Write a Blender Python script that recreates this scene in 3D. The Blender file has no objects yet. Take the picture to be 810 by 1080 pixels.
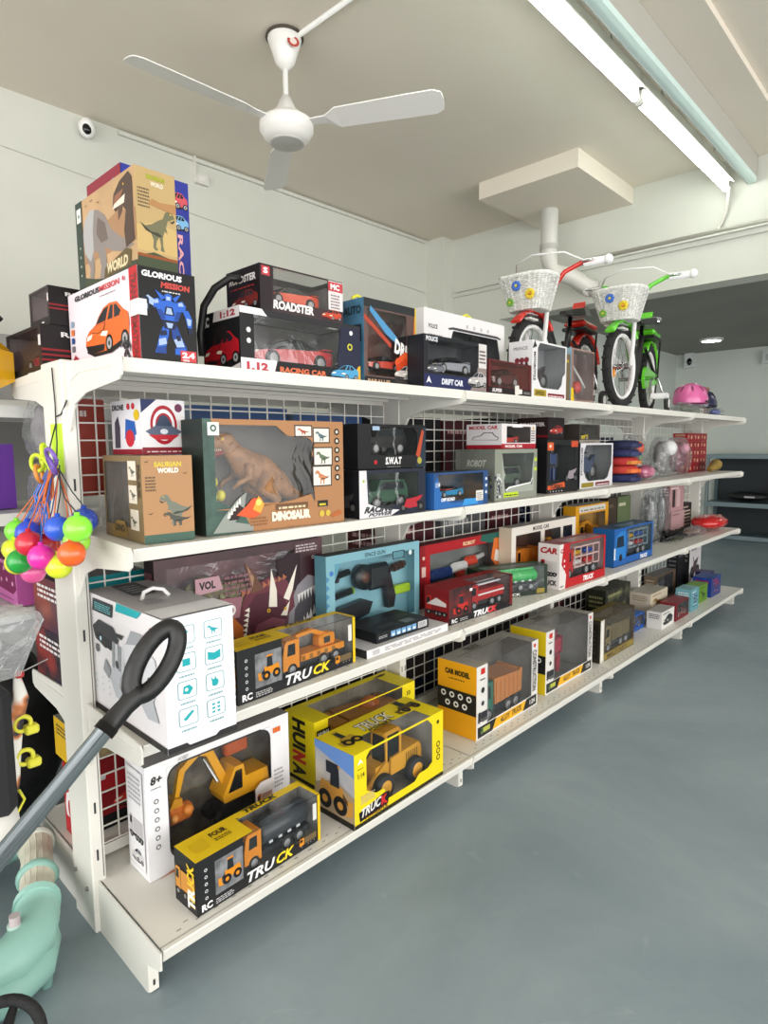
import bpy, math, random
from mathutils import Vector, Matrix
R=math.radians; PI=math.pi
random.seed(7)
scn=bpy.context.scene
COL=scn.collection

# ------------------------------------------------------------------ materials
_m={}
def lin(h):
    h=h.lstrip('#'); h=h if len(h)==6 else ''.join(q*2 for q in h); out=[]
    for i in (0,2,4):
        c=int(h[i:i+2],16)/255; out.append(c/12.92 if c<=.04045 else ((c+.055)/1.055)**2.4)
    return (*out,1)
def mat(h,rough=.42,metal=0,emit=0,bump=0,bscale=40,coat=0):
    k=(h,rough,metal,emit,bump,bscale,coat)
    if k in _m: return _m[k]
    m=bpy.data.materials.new('paint_'+h.strip('#')); m.use_nodes=True; n=m.node_tree.nodes; b=n['Principled BSDF']
    b.inputs['Base Color'].default_value=lin(h); b.inputs['Roughness'].default_value=rough; b.inputs['Metallic'].default_value=metal
    b.inputs['Specular IOR Level'].default_value=.28 if (coat==.1 and h!='#dedcd4') else .5
    if coat and coat!=.1: b.inputs['Coat Weight'].default_value=coat; b.inputs['Coat Roughness'].default_value=.12
    if emit: b.inputs['Emission Color'].default_value=lin(h); b.inputs['Emission Strength'].default_value=emit
    if bump:
        t=n.new('ShaderNodeTexNoise'); t.inputs['Scale'].default_value=bscale; t.inputs['Detail'].default_value=5
        g=n.new('ShaderNodeTexCoord'); m.node_tree.links.new(g.outputs['Object'],t.inputs['Vector'])
        u=n.new('ShaderNodeBump'); u.inputs['Strength'].default_value=bump; u.inputs['Distance'].default_value=.01
        m.node_tree.links.new(t.outputs['Fac'],u.inputs['Height']); m.node_tree.links.new(u.outputs['Normal'],b.inputs['Normal'])
    _m[k]=m; return m
def noisemat(a,b_,scale=6,rough=.5,detail=6,c=None,bump=0,lo=.35,hi=.65,metal=0,stretch=(1,1,1)):
    k=('n',a,b_,scale,rough,detail,c,bump,lo,hi,metal,stretch)
    if k in _m: return _m[k]
    m=bpy.data.materials.new('mottled_'+a.strip('#')); m.use_nodes=True; nt=m.node_tree; n=nt.nodes; p=n['Principled BSDF']
    p.inputs['Roughness'].default_value=rough; p.inputs['Metallic'].default_value=metal
    g=n.new('ShaderNodeTexCoord'); mp=n.new('ShaderNodeMapping'); mp.inputs['Scale'].default_value=stretch
    t=n.new('ShaderNodeTexNoise'); t.inputs['Scale'].default_value=scale; t.inputs['Detail'].default_value=detail
    r=n.new('ShaderNodeValToRGB'); r.color_ramp.elements[0].position=lo; r.color_ramp.elements[1].position=hi
    r.color_ramp.elements[0].color=lin(a); r.color_ramp.elements[1].color=lin(b_)
    if c: e=r.color_ramp.elements.new((lo+hi)/2); e.color=lin(c)
    nt.links.new(g.outputs['Object'],mp.inputs[0]); nt.links.new(mp.outputs[0],t.inputs['Vector'])
    nt.links.new(t.outputs['Fac'],r.inputs[0]); nt.links.new(r.outputs[0],p.inputs['Base Color'])
    if bump:
        u=n.new('ShaderNodeBump'); u.inputs['Strength'].default_value=bump; u.inputs['Distance'].default_value=.01
        nt.links.new(t.outputs['Fac'],u.inputs['Height']); nt.links.new(u.outputs['Normal'],p.inputs['Normal'])
    _m[k]=m; return m
def film(tint='#e8ecef',clear=.86,bump=.25,scale=9,rough=.12):
    k=('film',tint,clear,bump,scale)
    if k in _m: return _m[k]
    m=bpy.data.materials.new('clear_film'); m.use_nodes=True; nt=m.node_tree; n=nt.nodes; n.clear()
    o=n.new('ShaderNodeOutputMaterial'); mx=n.new('ShaderNodeMixShader'); tr=n.new('ShaderNodeBsdfTransparent'); p=n.new('ShaderNodeBsdfGlossy'); df=n.new('ShaderNodeBsdfDiffuse'); df.inputs[0].default_value=lin(tint); m2=n.new('ShaderNodeMixShader'); m2.inputs[0].default_value=max(0,min(.8,(1-clear)*1.6-.16))
    p.inputs['Color'].default_value=lin(tint); p.inputs['Roughness'].default_value=rough
    lw=n.new('ShaderNodeLayerWeight'); lw.inputs['Blend'].default_value=.14
    t=n.new('ShaderNodeTexNoise'); t.inputs['Scale'].default_value=scale; t.inputs['Detail'].default_value=3; t.inputs['Distortion'].default_value=1.2
    g=n.new('ShaderNodeTexCoord'); nt.links.new(g.outputs['Object'],t.inputs['Vector'])
    u=n.new('ShaderNodeBump'); u.inputs['Strength'].default_value=bump; u.inputs['Distance'].default_value=.02
    nt.links.new(t.outputs['Fac'],u.inputs['Height']); nt.links.new(u.outputs['Normal'],p.inputs['Normal']); nt.links.new(u.outputs['Normal'],lw.inputs['Normal'])
    ma=n.new('ShaderNodeMapRange'); ma.inputs['To Min'].default_value=(1-clear)*.5; ma.inputs['To Max'].default_value=min(1,(1-clear)*1.6+.26)
    nt.links.new(lw.outputs['Fresnel'],ma.inputs['Value']); nt.links.new(ma.outputs[0],mx.inputs[0])
    tr.inputs[0].default_value=(.985,.99,.99,1)
    nt.links.new(p.outputs[0],m2.inputs[1]); nt.links.new(df.outputs[0],m2.inputs[2]); nt.links.new(tr.outputs[0],mx.inputs[1]); nt.links.new(m2.outputs[0],mx.inputs[2]); nt.links.new(mx.outputs[0],o.inputs[0])
    _m[k]=m; return m
FILM=film(); BAG=film('#e4e6e8',.74,.9,14)
FILMH=film('#dfe3e6',.76,.5,7)
SHELF=mat('#dedcd4',.38,coat=.1); SHELFIN=mat('#cfccc4',.5)
BLACK=mat('#131315',.4); DK=mat('#1c1d20',.6); CHROME=mat('#c4c6c8',.09,1); WHITE=mat('#e9e8e4',.45); RUB=mat('#18181a',.75,bump=.5,bscale=120)

# ------------------------------------------------------------------ mesh builder
class MB:
    def __init__(s): s.v=[];s.f=[];s.mi=[];s.mats=[];s.sm=[]
    def m(s,mt):
        if isinstance(mt,str): mt=mat(mt)
        if mt not in s.mats: s.mats.append(mt)
        return s.mats.index(mt)
    def face(s,pts,mt,smooth=False):
        b=len(s.v); s.v+= [tuple(p) for p in pts]; s.f.append(tuple(range(b,b+len(pts)))); s.mi.append(s.m(mt)); s.sm.append(smooth)
    def raw(s,vs,fs,mt,smooth=False):
        b=len(s.v); s.v+=[tuple(p) for p in vs]; k=s.m(mt)
        for f in fs: s.f.append(tuple(b+i for i in f)); s.mi.append(k); s.sm.append(smooth)
    def box(s,x0,y0,z0,x1,y1,z1,mt,M=None,bev=0):
        if bev:
            b=min(bev,abs(x1-x0)*.45,abs(y1-y0)*.45,abs(z1-z0)*.45)
            # chamfered box: 24 verts
            vs=[];idx={}
            X=(x0,x1);Y=(y0,y1);Z=(z0,z1)
            for i in(0,1):
                for j in(0,1):
                    for k in(0,1):
                        sx,sy,sz=(b if i==0 else -b),(b if j==0 else -b),(b if k==0 else -b)
                        for a,pt in enumerate(((X[i],Y[j]+sy,Z[k]+sz),(X[i]+sx,Y[j],Z[k]+sz),(X[i]+sx,Y[j]+sy,Z[k]))):
                            idx[i,j,k,a]=len(vs); vs.append(pt)
            fs=[]
            for i in(0,1): fs.append([idx[i,0,0,0],idx[i,1,0,0],idx[i,1,1,0],idx[i,0,1,0]])
            for j in(0,1): fs.append([idx[0,j,0,1],idx[1,j,0,1],idx[1,j,1,1],idx[0,j,1,1]])
            for k in(0,1): fs.append([idx[0,0,k,2],idx[1,0,k,2],idx[1,1,k,2],idx[0,1,k,2]])
            for j in(0,1):
                for k in(0,1): fs.append([idx[0,j,k,1],idx[1,j,k,1],idx[1,j,k,2],idx[0,j,k,2]])
            for i in(0,1):
                for k in(0,1): fs.append([idx[i,0,k,0],idx[i,1,k,0],idx[i,1,k,2],idx[i,0,k,2]])
            for i in(0,1):
                for j in(0,1): fs.append([idx[i,j,0,0],idx[i,j,1,0],idx[i,j,1,1],idx[i,j,0,1]])
            for i in(0,1):
                for j in(0,1):
                    for k in(0,1): fs.append([idx[i,j,k,0],idx[i,j,k,1],idx[i,j,k,2]])
        else:
            vs=[(x,y,z) for x in(x0,x1) for y in(y0,y1) for z in(z0,z1)]
            fs=[(0,1,3,2),(4,6,7,5),(0,4,5,1),(2,3,7,6),(0,2,6,4),(1,5,7,3)]
        if M is not None: vs=[M@Vector(p) for p in vs]
        s.raw(vs,fs,mt)
    def tube(s,path,r,mt,n=8,cap=True,closed=False,flat=1.0):
        P=[Vector(p) for p in path]; N=len(P)
        rs=r if isinstance(r,(list,tuple)) else [r]*N
        vs=[];fs=[]; up=None
        for i in range(N):
            if closed: t=(P[(i+1)%N]-P[i-1])
            else: t=P[min(i+1,N-1)]-P[max(i-1,0)]
            t.normalize()
            if up is None:
                up=Vector((0,0,1)) if abs(t.z)<.9 else Vector((1,0,0))
            a=(up-t*up.dot(t)); 
            if a.length<1e-5: a=t.orthogonal()
            a.normalize(); up=a; b=t.cross(a)
            for k in range(n):
                an=2*PI*k/n; vs.append(P[i]+a*(math.cos(an)*rs[i])+b*(math.sin(an)*rs[i]*flat))
        for i in range(N if closed else N-1):
            j=(i+1)%N
            for k in range(n): fs.append((i*n+k,i*n+(k+1)%n,j*n+(k+1)%n,j*n+k))
        if cap and not closed: fs.append(tuple(range(n))); fs.append(tuple((N-1)*n+k for k in range(n)))
        s.raw(vs,fs,mt,True)
        if cap and not closed: s.sm[-1]=s.sm[-2]=False
    def cyl(s,a,b,r,mt,n=20,r2=None): s.tube([a,b],[r,r if r2 is None else r2],mt,n)
    def lathe(s,prof,mt,c=(0,0,0),axis='z',n=28,smooth=True):
        vs=[];fs=[]
        for (r,h) in prof:
            for k in range(n):
                a=2*PI*k/n; x,y=r*math.cos(a),r*math.sin(a)
                p={'z':(x,y,h),'y':(x,h,y),'x':(h,x,y)}[axis]; vs.append((p[0]+c[0],p[1]+c[1],p[2]+c[2]))
        for i in range(len(prof)-1):
            for k in range(n): fs.append((i*n+k,i*n+(k+1)%n,(i+1)*n+(k+1)%n,(i+1)*n+k))
        s.raw(vs,fs,mt,smooth)
    def ell(s,c,r,mt,n=16,m=10,M=None,noise=0):
        vs=[];fs=[]; rx,ry,rz=r if isinstance(r,(tuple,list)) else (r,r,r)
        for i in range(m+1):
            th=PI*i/m
            for k in range(n):
                a=2*PI*k/n; q=1+(random.uniform(-noise,noise) if noise and 0<i<m else 0)
                p=Vector((rx*q*math.sin(th)*math.cos(a),ry*q*math.sin(th)*math.sin(a),rz*q*math.cos(th)))
                if M is not None: p=M@p
                vs.append(p+Vector(c))
        for i in range(m):
            for k in range(n): fs.append((i*n+k,i*n+(k+1)%n,(i+1)*n+(k+1)%n,(i+1)*n+k))
        s.raw(vs,fs,mt,True)
    def prism(s,pts,axis,a,b,mt,mt2=None):
        # polygon pts (p,q) extruded between a and b along axis
        f={'y':lambda p,q,t:(p,t,q),'x':lambda p,q,t:(t,p,q),'z':lambda p,q,t:(p,q,t)}[axis]
        n=len(pts); A=[f(p,q,a) for p,q in pts]; B=[f(p,q,b) for p,q in pts]
        s.raw(A+B,[tuple(range(n)),tuple(range(n,2*n))],mt)
        s.raw(A+B,[(i,(i+1)%n,n+(i+1)%n,n+i) for i in range(n)],mt2 or mt)
    def loft(s,rings,mt,fm=None,cap=True,smooth=False):
        n=len(rings[0]); vs=[p for r in rings for p in r]
        for i in range(len(rings)-1):
            for k in range(n):
                f=(i*n+k,i*n+(k+1)%n,(i+1)*n+(k+1)%n,(i+1)*n+k)
                s.raw([vs[j] for j in f],[(0,1,2,3)],fm(i,k) if fm else mt,smooth)
        if cap: s.face(rings[0],mt); s.face(rings[-1],mt)
    def torus(s,c,R_,r,mt,axis='y',n=36,k=10,flat=1):
        pts=[]
        for i in range(n):
            a=2*PI*i/n; x,y=R_*math.cos(a),R_*math.sin(a)
            pts.append({'y':(c[0]+x,c[1],c[2]+y),'z':(c[0]+x,c[1]+y,c[2]),'x':(c[0],c[1]+x,c[2]+y)}[axis])
        s.tube(pts,r,mt,k,closed=True,flat=flat)
    def xf(s,M): s.v=[tuple(M@Vector(p)) for p in s.v]; return s
    def build(s,name,parent=None,loc=None,rot=None,weld=False):
        me=bpy.data.meshes.new(name); me.from_pydata(s.v,[],s.f)
        for mt in s.mats: me.materials.append(mt)
        me.polygons.foreach_set('material_index',s.mi); me.polygons.foreach_set('use_smooth',s.sm); me.update()
        o=bpy.data.objects.new(name,me); COL.objects.link(o)
        if parent is not None: o.parent=parent
        if loc: o.location=loc
        if rot: o.rotation_euler=rot
        return o
def tag(o,label,cat,group=None,kind=None):
    if label: o['label']=label
    if cat: o['category']=cat
    if group: o['group']=group
    if kind: o['kind']=kind
    return o
def thing(name,label,cat,loc=(0,0,0),rot=0,group=None):
    o=bpy.data.objects.new(name,None); COL.objects.link(o); o.location=loc; o.rotation_euler=(0,0,R(rot)); o.empty_display_size=.05
    return tag(o,label,cat,group)
def struct(o): o['kind']='structure'; return o

# ------------------------------------------------------------------ lettering
_tx={}
def glyphs(s,bold=.0,shear=0):
    k=(s,bold,shear)
    if k in _tx: return _tx[k]
    c=bpy.data.curves.new('lettering','FONT'); c.body=s; c.resolution_u=2; c.offset=bold; c.shear=shear; c.fill_mode='FRONT'
    o=bpy.data.objects.new('lettering',c); COL.objects.link(o); bpy.context.view_layer.update()
    me=bpy.data.meshes.new_from_object(o.evaluated_get(bpy.context.evaluated_depsgraph_get()))
    vs=[(v.co.x,v.co.y) for v in me.vertices]; fs=[tuple(p.vertices) for p in me.polygons]
    bpy.data.objects.remove(o); bpy.data.curves.remove(c); bpy.data.meshes.remove(me)
    x0=min(v[0] for v in vs);x1=max(v[0] for v in vs);y0=min(v[1] for v in vs);y1=max(v[1] for v in vs)
    vs=[((x-x0)/(x1-x0),(y-y0)/(y1-y0)) for x,y in vs]
    _tx[k]=(vs,fs); return _tx[k]

class Pen:
    """draws flat print on a rectangular patch: normalised u,v -> 3D"""
    def __init__(s,mb,O,U,V,N,state=None):
        s.mb=mb;s.O=Vector(O);s.U=Vector(U);s.V=Vector(V);s.N=Vector(N).normalized(); s.st=state if state is not None else [1]
    def pt(s,u,v,l): return s.O+s.U*u+s.V*v+s.N*(l*.00004+.0002)
    def poly(s,pts,c):
        l=s.st[0]; s.st[0]+=1; s.mb.face([s.pt(u,v,l) for u,v in pts],mat(c,.45,coat=.1) if isinstance(c,str) else c)
    def rect(s,a,b,c_,d,c): s.poly([(a,b),(c_,b),(c_,d),(a,d)],c)
    def disc(s,u,v,r,c,n=18,ry=None):
        asp=s.U.length/s.V.length
        ry=ry if ry is not None else r
        s.poly([(u+r/asp*math.cos(2*PI*i/n),v+ry*math.sin(2*PI*i/n)) for i in range(n)],c)
    def text(s,t,a,b,c_,d,c,bold=.02,shear=0,rot=0,tilt=0):
        vs,fs=glyphs(t,bold,shear); l=s.st[0]; s.st[0]+=1; out=[]
        for x,y in vs:
            if rot==90: x,y=1-y,x
            elif rot==-90: x,y=y,1-x
            out.append(s.pt(a+(c_-a)*x,b+(d-b)*y+tilt*x,l))
        s.mb.raw(out,fs,mat(c,.4) if isinstance(c,str) else c)
    def bars(s,a,b,c_,d,n,c,seed=0):
        rr=random.Random(seed+n)
        h=(d-b)/n
        for i in range(n):
            y=b+h*i; x=a
            while x<c_-.01:
                w=rr.uniform(.06,.22)*(c_-a); s.st[0]-= (1 if x>a else 0); s.rect(x,y,min(x+w,c_),y+h*.5,c); x+=w+.04*(c_-a)
    def sub(s,a,b,c_,d,flip=False):
        O=s.O+s.U*(c_ if flip else a)+s.V*b
        return Pen(s.mb,O,s.U*((a-c_) if flip else (c_-a)),s.V*(d-b),s.N,s.st)

# ------------------------------------------------------------------ printed pictures
def pr_car(p,c='#c8201c',dark='#8a1210'):
    p.poly([(.02,.16),(.2,.06),(.6,.06),(.98,.2),(.94,.3),(.1,.28)],'#1a1a1c')
    p.poly([(.0,.28),(.02,.42),(.1,.52),(.26,.6),(.34,.72),(.46,.84),(.6,.89),(.76,.87),(.88,.72),(.98,.64),(1,.5),(.98,.26),(.8,.22),(.5,.12),(.2,.12),(.04,.18)],c)
    p.poly([(.27,.6),(.36,.72),(.47,.82),(.58,.85),(.5,.62)],'#1b1f26'); p.poly([(.54,.62),(.62,.85),(.75,.83),(.84,.7),(.8,.63)],'#23272e'); p.poly([(.66,.62),(.68,.85),(.7,.85),(.69,.62)],c)
    p.poly([(.0,.28),(.04,.18),(.2,.12),(.44,.13),(.46,.24),(.16,.26)],dark); p.poly([(.06,.2),(.2,.15),(.38,.16),(.38,.21),(.14,.23)],'#121214')
    p.poly([(.03,.36),(.06,.44),(.18,.46),(.14,.38)],'#ecead8'); p.poly([(.36,.4),(.42,.46),(.54,.44),(.5,.36)],'#ecead8'); p.poly([(.12,.5),(.26,.58),(.5,.6),(.46,.48),(.3,.44)],dark if c!=dark else c)
    p.poly([(.13,.505),(.26,.575),(.48,.59),(.44,.49),(.3,.45)],c)
    for x in(.56,.9): p.disc(x,.23,.15,'#101010'); p.disc(x,.23,.1,'#a0a0a2'); p.disc(x,.23,.04,'#303032')
def pr_dino(p,c='#6d6a50',c2='#3d3a2c'):
    D=[(0.02,.72),(.1,.82),(.22,.84),(.3,.78),(.36,.66),(.5,.6),(.68,.5),(.85,.45),(1,.5),(.85,.36),(.7,.32),(.64,.2),(.66,.05),(.6,.0),(.52,.02),(.58,.08),(.55,.2),(.48,.28),(.44,.12),(.46,.02),(.34,0),(.38,.12),(.38,.3),(.32,.42),(.24,.38),(.28,.5),(.22,.64),(.12,.68)]
    p.poly(D,c); p.poly([(.38,.3),(.5,.36),(.7,.36),(1,.5),(.85,.36),(.7,.32),(.48,.28)],c2)
    p.poly([(.02,.7),(.12,.64),(.2,.66),(.1,.6),(.04,.64)],c2)
    p.disc(.14,.78,.015,'#e8c030')
def pr_robot(p,c='#2a5fc0',c2='#9fb4d8',dk='#162040'):
    d2='#1c3f8c' if c=='#2a5fc0' else dk
    p.poly([(.54,.44),(.66,.46),(.76,.26),(.84,.14),(.86,.02),(.62,.02),(.64,.14),(.56,.26)],d2); p.poly([(.58,.24),(.74,.28),(.80,.14),(.64,.12)],c2); p.poly([(.62,.3),(.7,.32),(.74,.24),(.66,.22)],dk); p.poly([(.6,.1),(.82,.12),(.88,.0),(.6,.0)],c)
    p.poly([(.38,.44),(.5,.44),(.48,.3),(.44,.2),(.4,.02),(.2,.0),(.26,.16),(.3,.3)],c); p.poly([(.28,.22),(.42,.26),(.44,.16),(.28,.12)],c2); p.poly([(.3,.36),(.44,.38),(.45,.3),(.31,.28)],dk); p.poly([(.22,.0),(.24,.1),(.42,.12),(.42,.0)],d2)
    p.poly([(.36,.52),(.66,.52),(.62,.4),(.4,.4)],dk); p.poly([(.44,.5),(.58,.5),(.55,.42),(.47,.42)],c2)
    p.poly([(.34,.54),(.26,.7),(.28,.82),(.5,.86),(.74,.82),(.76,.7),(.68,.54)],c); p.poly([(.34,.54),(.26,.7),(.36,.7),(.44,.56)],d2); p.poly([(.68,.54),(.76,.7),(.66,.7),(.6,.56)],d2)
    p.poly([(.4,.62),(.62,.62),(.58,.76),(.44,.76)],dk); p.poly([(.44,.64),(.58,.64),(.55,.74),(.47,.74)],c2)
    p.poly([(.2,.72),(.18,.84),(.3,.88),(.38,.82),(.32,.72)],c); p.poly([(.66,.72),(.66,.84),(.78,.88),(.86,.8),(.82,.7)],c); p.poly([(.22,.78),(.21,.83),(.29,.86),(.31,.8)],c2); p.poly([(.7,.79),(.7,.84),(.78,.86),(.81,.8)],c2)
    p.poly([(.2,.74),(.08,.78),(.02,.84),(.1,.9),(.22,.84)],c2); p.disc(.06,.82,.055,dk); p.poly([(.0,.8),(.02,.66),(.12,.66),(.12,.8)],dk); p.poly([(.03,.76),(.04,.68),(.09,.68),(.09,.76)],c2)
    p.poly([(.78,.74),(.9,.74),(.98,.6),(.96,.46),(.88,.46),(.84,.6)],c); p.poly([(.86,.62),(.96,.6),(.94,.5),(.88,.5)],c2); p.poly([(.88,.46),(.97,.46),(.98,.38),(.9,.36)],dk)
    p.poly([(.44,.84),(.42,.94),(.5,.97),(.58,.94),(.56,.84)],c); p.poly([(.46,.86),(.46,.92),(.54,.92),(.54,.86)],c2); p.poly([(.36,.84),(.24,1.0),(.44,.9)],c); p.poly([(.64,.84),(.76,.99),(.58,.9)],c)
def pr_truck(p,c='#d98a1e',cargo='#3a3f45'):
    p.rect(.3,.25,1,.8,cargo); p.poly([(.02,.2),(.02,.75),(.08,.85),(.28,.85),(.28,.2)],c); p.poly([(.04,.5),(.06,.76),(.2,.76),(.2,.5)],'#1c2026'); p.rect(.0,.1,1,.22,'#222')
    for x in(.14,.5,.66,.86): p.disc(x,.12,.12,'#101010'); p.disc(x,.12,.06,'#8a8a8a')
def pr_loader(p,c='#d79a22',c2='#8a6420'):
    p.poly([(.25,.25),(.3,.55),(.55,.5),(.95,.55),(1,.3),(.6,.2)],c); p.poly([(.4,.5),(.42,.92),(.64,.92),(.68,.5)],'#20262c'); p.poly([(.38,.9),(.4,.97),(.68,.97),(.68,.9)],c)
    p.poly([(.3,.45),(.1,.3),(.08,.2),(.3,.32)],c2); p.poly([(0,.36),(.02,.06),(.22,.02),(.14,.2),(.16,.34)],c)
    for x in(.38,.84): p.disc(x,.17,.19,'#151515'); p.disc(x,.17,.08,c)
def pr_moto(p,c='#b5121b'):
    for x in(.18,.82): p.disc(x,.25,.26,'#101012'); p.disc(x,.25,.13,'#555')
    p.poly([(.2,.3),(.3,.7),(.5,.72),(.9,.85),(.8,.62),(.66,.5),(.7,.25),(.4,.2)],c); p.poly([(.25,.72),(.2,.9),(.3,.88),(.34,.7)],'#222')
def pr_icons(p,n,c='#e8e8e8',vert=True):
    for i in range(n):
        t=(i+.5)/n
        if vert: p.disc(.5,t,.32/n,c,12)
        else: p.disc(t,.5,.34,c,12)

# ------------------------------------------------------------------ cartons
BOXN=[0]
class Carton:
    def __init__(s,name,label,cat,w,d,h,x,y,z,rot=0,col='#1b1b1d',faces=None,group=None):
        s.w,s.d,s.h=w,d,h; s.root=thing(name,label,cat,(x,y,z),rot,group)
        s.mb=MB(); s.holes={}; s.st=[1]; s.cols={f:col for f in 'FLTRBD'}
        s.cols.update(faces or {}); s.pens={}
    def frame(s,f):
        w,d,h=s.w,s.d,s.h
        return {'F':((0,0,0),(w,0,0),(0,0,h),(0,-1,0)),'L':((0,d,0),(0,-d,0),(0,0,h),(-1,0,0)),'T':((0,0,h),(w,0,0),(0,d,0),(0,0,1)),
                'R':((w,0,0),(0,d,0),(0,0,h),(1,0,0)),'B':((w,d,0),(-w,0,0),(0,0,h),(0,1,0)),'D':((0,d,0),(w,0,0),(0,-d,0),(0,0,-1))}[f]
    def pen(s,f):
        O,U,V,N=s.frame(f); return Pen(s.mb,O,U,V,N,s.st)
    def hole(s,f,a,b,c,d_): s.holes[f]=(a,b,c,d_)
    def done(s,tray=None,filmmat=None,inner='#2a2a2c'):
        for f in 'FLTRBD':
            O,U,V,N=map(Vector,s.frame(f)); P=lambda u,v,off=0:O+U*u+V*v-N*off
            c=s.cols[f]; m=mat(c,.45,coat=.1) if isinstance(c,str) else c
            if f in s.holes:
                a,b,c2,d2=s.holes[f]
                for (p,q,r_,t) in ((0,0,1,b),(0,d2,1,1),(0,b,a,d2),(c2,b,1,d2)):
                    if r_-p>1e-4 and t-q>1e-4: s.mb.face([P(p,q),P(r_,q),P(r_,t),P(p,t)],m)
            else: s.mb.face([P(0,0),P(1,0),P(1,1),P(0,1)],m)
        s.obj=s.mb.build('carton',s.root)
        if s.holes:
            f_=MB()
            for f,(a,b,c2,d2) in s.holes.items():
                O,U,V,N=map(Vector,s.frame(f)); P=lambda u,v:O+U*u+V*v-N*.0012
                f_.face([P(a,b),P(c2,b),P(c2,d2),P(a,d2)],filmmat or FILM)
            f_.build('window_film',s.root)
            t=MB(); e=.003; tm=tray or mat(inner,.7); w,d,h=s.w,s.d,s.h
            t.face([(e,d-e,e),(w-e,d-e,e),(w-e,d-e,h-e),(e,d-e,h-e)],tm)
            t.face([(e,e,e),(w-e,e,e),(w-e,d-e,e),(e,d-e,e)],tm)
            if 'L' not in s.holes: t.face([(e,e,e),(e,d-e,e),(e,d-e,h-e),(e,e,h-e)],tm)
            if 'R' not in s.holes: t.face([(w-e,e,e),(w-e,d-e,e),(w-e,d-e,h-e),(w-e,e,h-e)],tm)
            if 'T' not in s.holes: t.face([(e,e,h-e),(w-e,e,h-e),(w-e,d-e,h-e),(e,d-e,h-e)],tm)
            t.build('inner_tray',s.root)
        return s.root

# ------------------------------------------------------------------ toys (parts of their boxes)
def wheels(o,pts,r,w,tm='#141414',hm='#9a9a9c'):
    for (x,y,z) in pts:
        m=MB(); m.lathe([(0,-w/2),(r*.9,-w/2),(r,-w*.3),(r,w*.3),(r*.9,w/2),(0,w/2)],mat(tm,.7),(0,0,0),'y',18)
        m.lathe([(0,-w/2-.001),(r*.55,-w/2-.0015),(r*.6,-w/2)],mat(hm,.3),(0,0,0),'y',12)
        m.build('wheel',o,(x,y,z))
def toy_car(root,x,y,z,L,c,W=None,H=None,flip=False,name='toy_car'):
    W=W or L*.42; H=H or L*.27; r=H*.27
    S=[(0,.25,.45,.45,.42,.3),(.06,.16,.5,.52,.48,.36),(.25,.14,.58,.62,.5,.36),(.42,.14,.62,.98,.5,.33),(.62,.14,.64,1,.5,.33),(.8,.16,.68,.76,.5,.34),(.96,.2,.66,.68,.48,.36),(1,.3,.62,.62,.44,.34)]
    rings=[]
    for t,zb,zs,zr,hw,rw in S: rings.append([(t*L,-hw*W,zb*H),(t*L,-hw*W,zs*H),(t*L,-rw*W,zr*H),(t*L,rw*W,zr*H),(t*L,hw*W,zs*H),(t*L,hw*W,zb*H)])
    paint=mat(c,.22,coat=.8); g=mat('#101318',.1)
    m=MB(); m.loft(rings,paint,lambda i,k: g if (k in(1,3) and i in(3,)) or (k in (1,2,3) and i==2) or (k in(1,3) and i==4) or (k==2 and i==4) else paint)
    m.box(.86*L,-W*.46,.74*H,.99*L,W*.46,.78*H,paint); m.box(.88*L,-W*.3,.6*H,.91*L,-W*.27,.76*H,paint); m.box(.88*L,W*.27,.6*H,.91*L,W*.3,.76*H,paint)
    m.box(.02*L,-W*.5,.12*H,.98*L,W*.5,.2*H,mat('#161616')); m.box(.01*L,-W*.44,.42*H,.05*L,-W*.25,.5*H,mat('#f4f2e0',.2)); m.box(.01*L,W*.25,.42*H,.05*L,W*.44,.5*H,mat('#f4f2e0',.2))
    o=m.build(name,root,(x+(L if flip else 0),y,z),(0,0,PI if flip else 0))
    wheels(o,[(.19*L,-W*.47,r),(.8*L,-W*.47,r),(.19*L,W*.47,r),(.8*L,W*.47,r)],r*1.05,W*.13); return o
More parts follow.
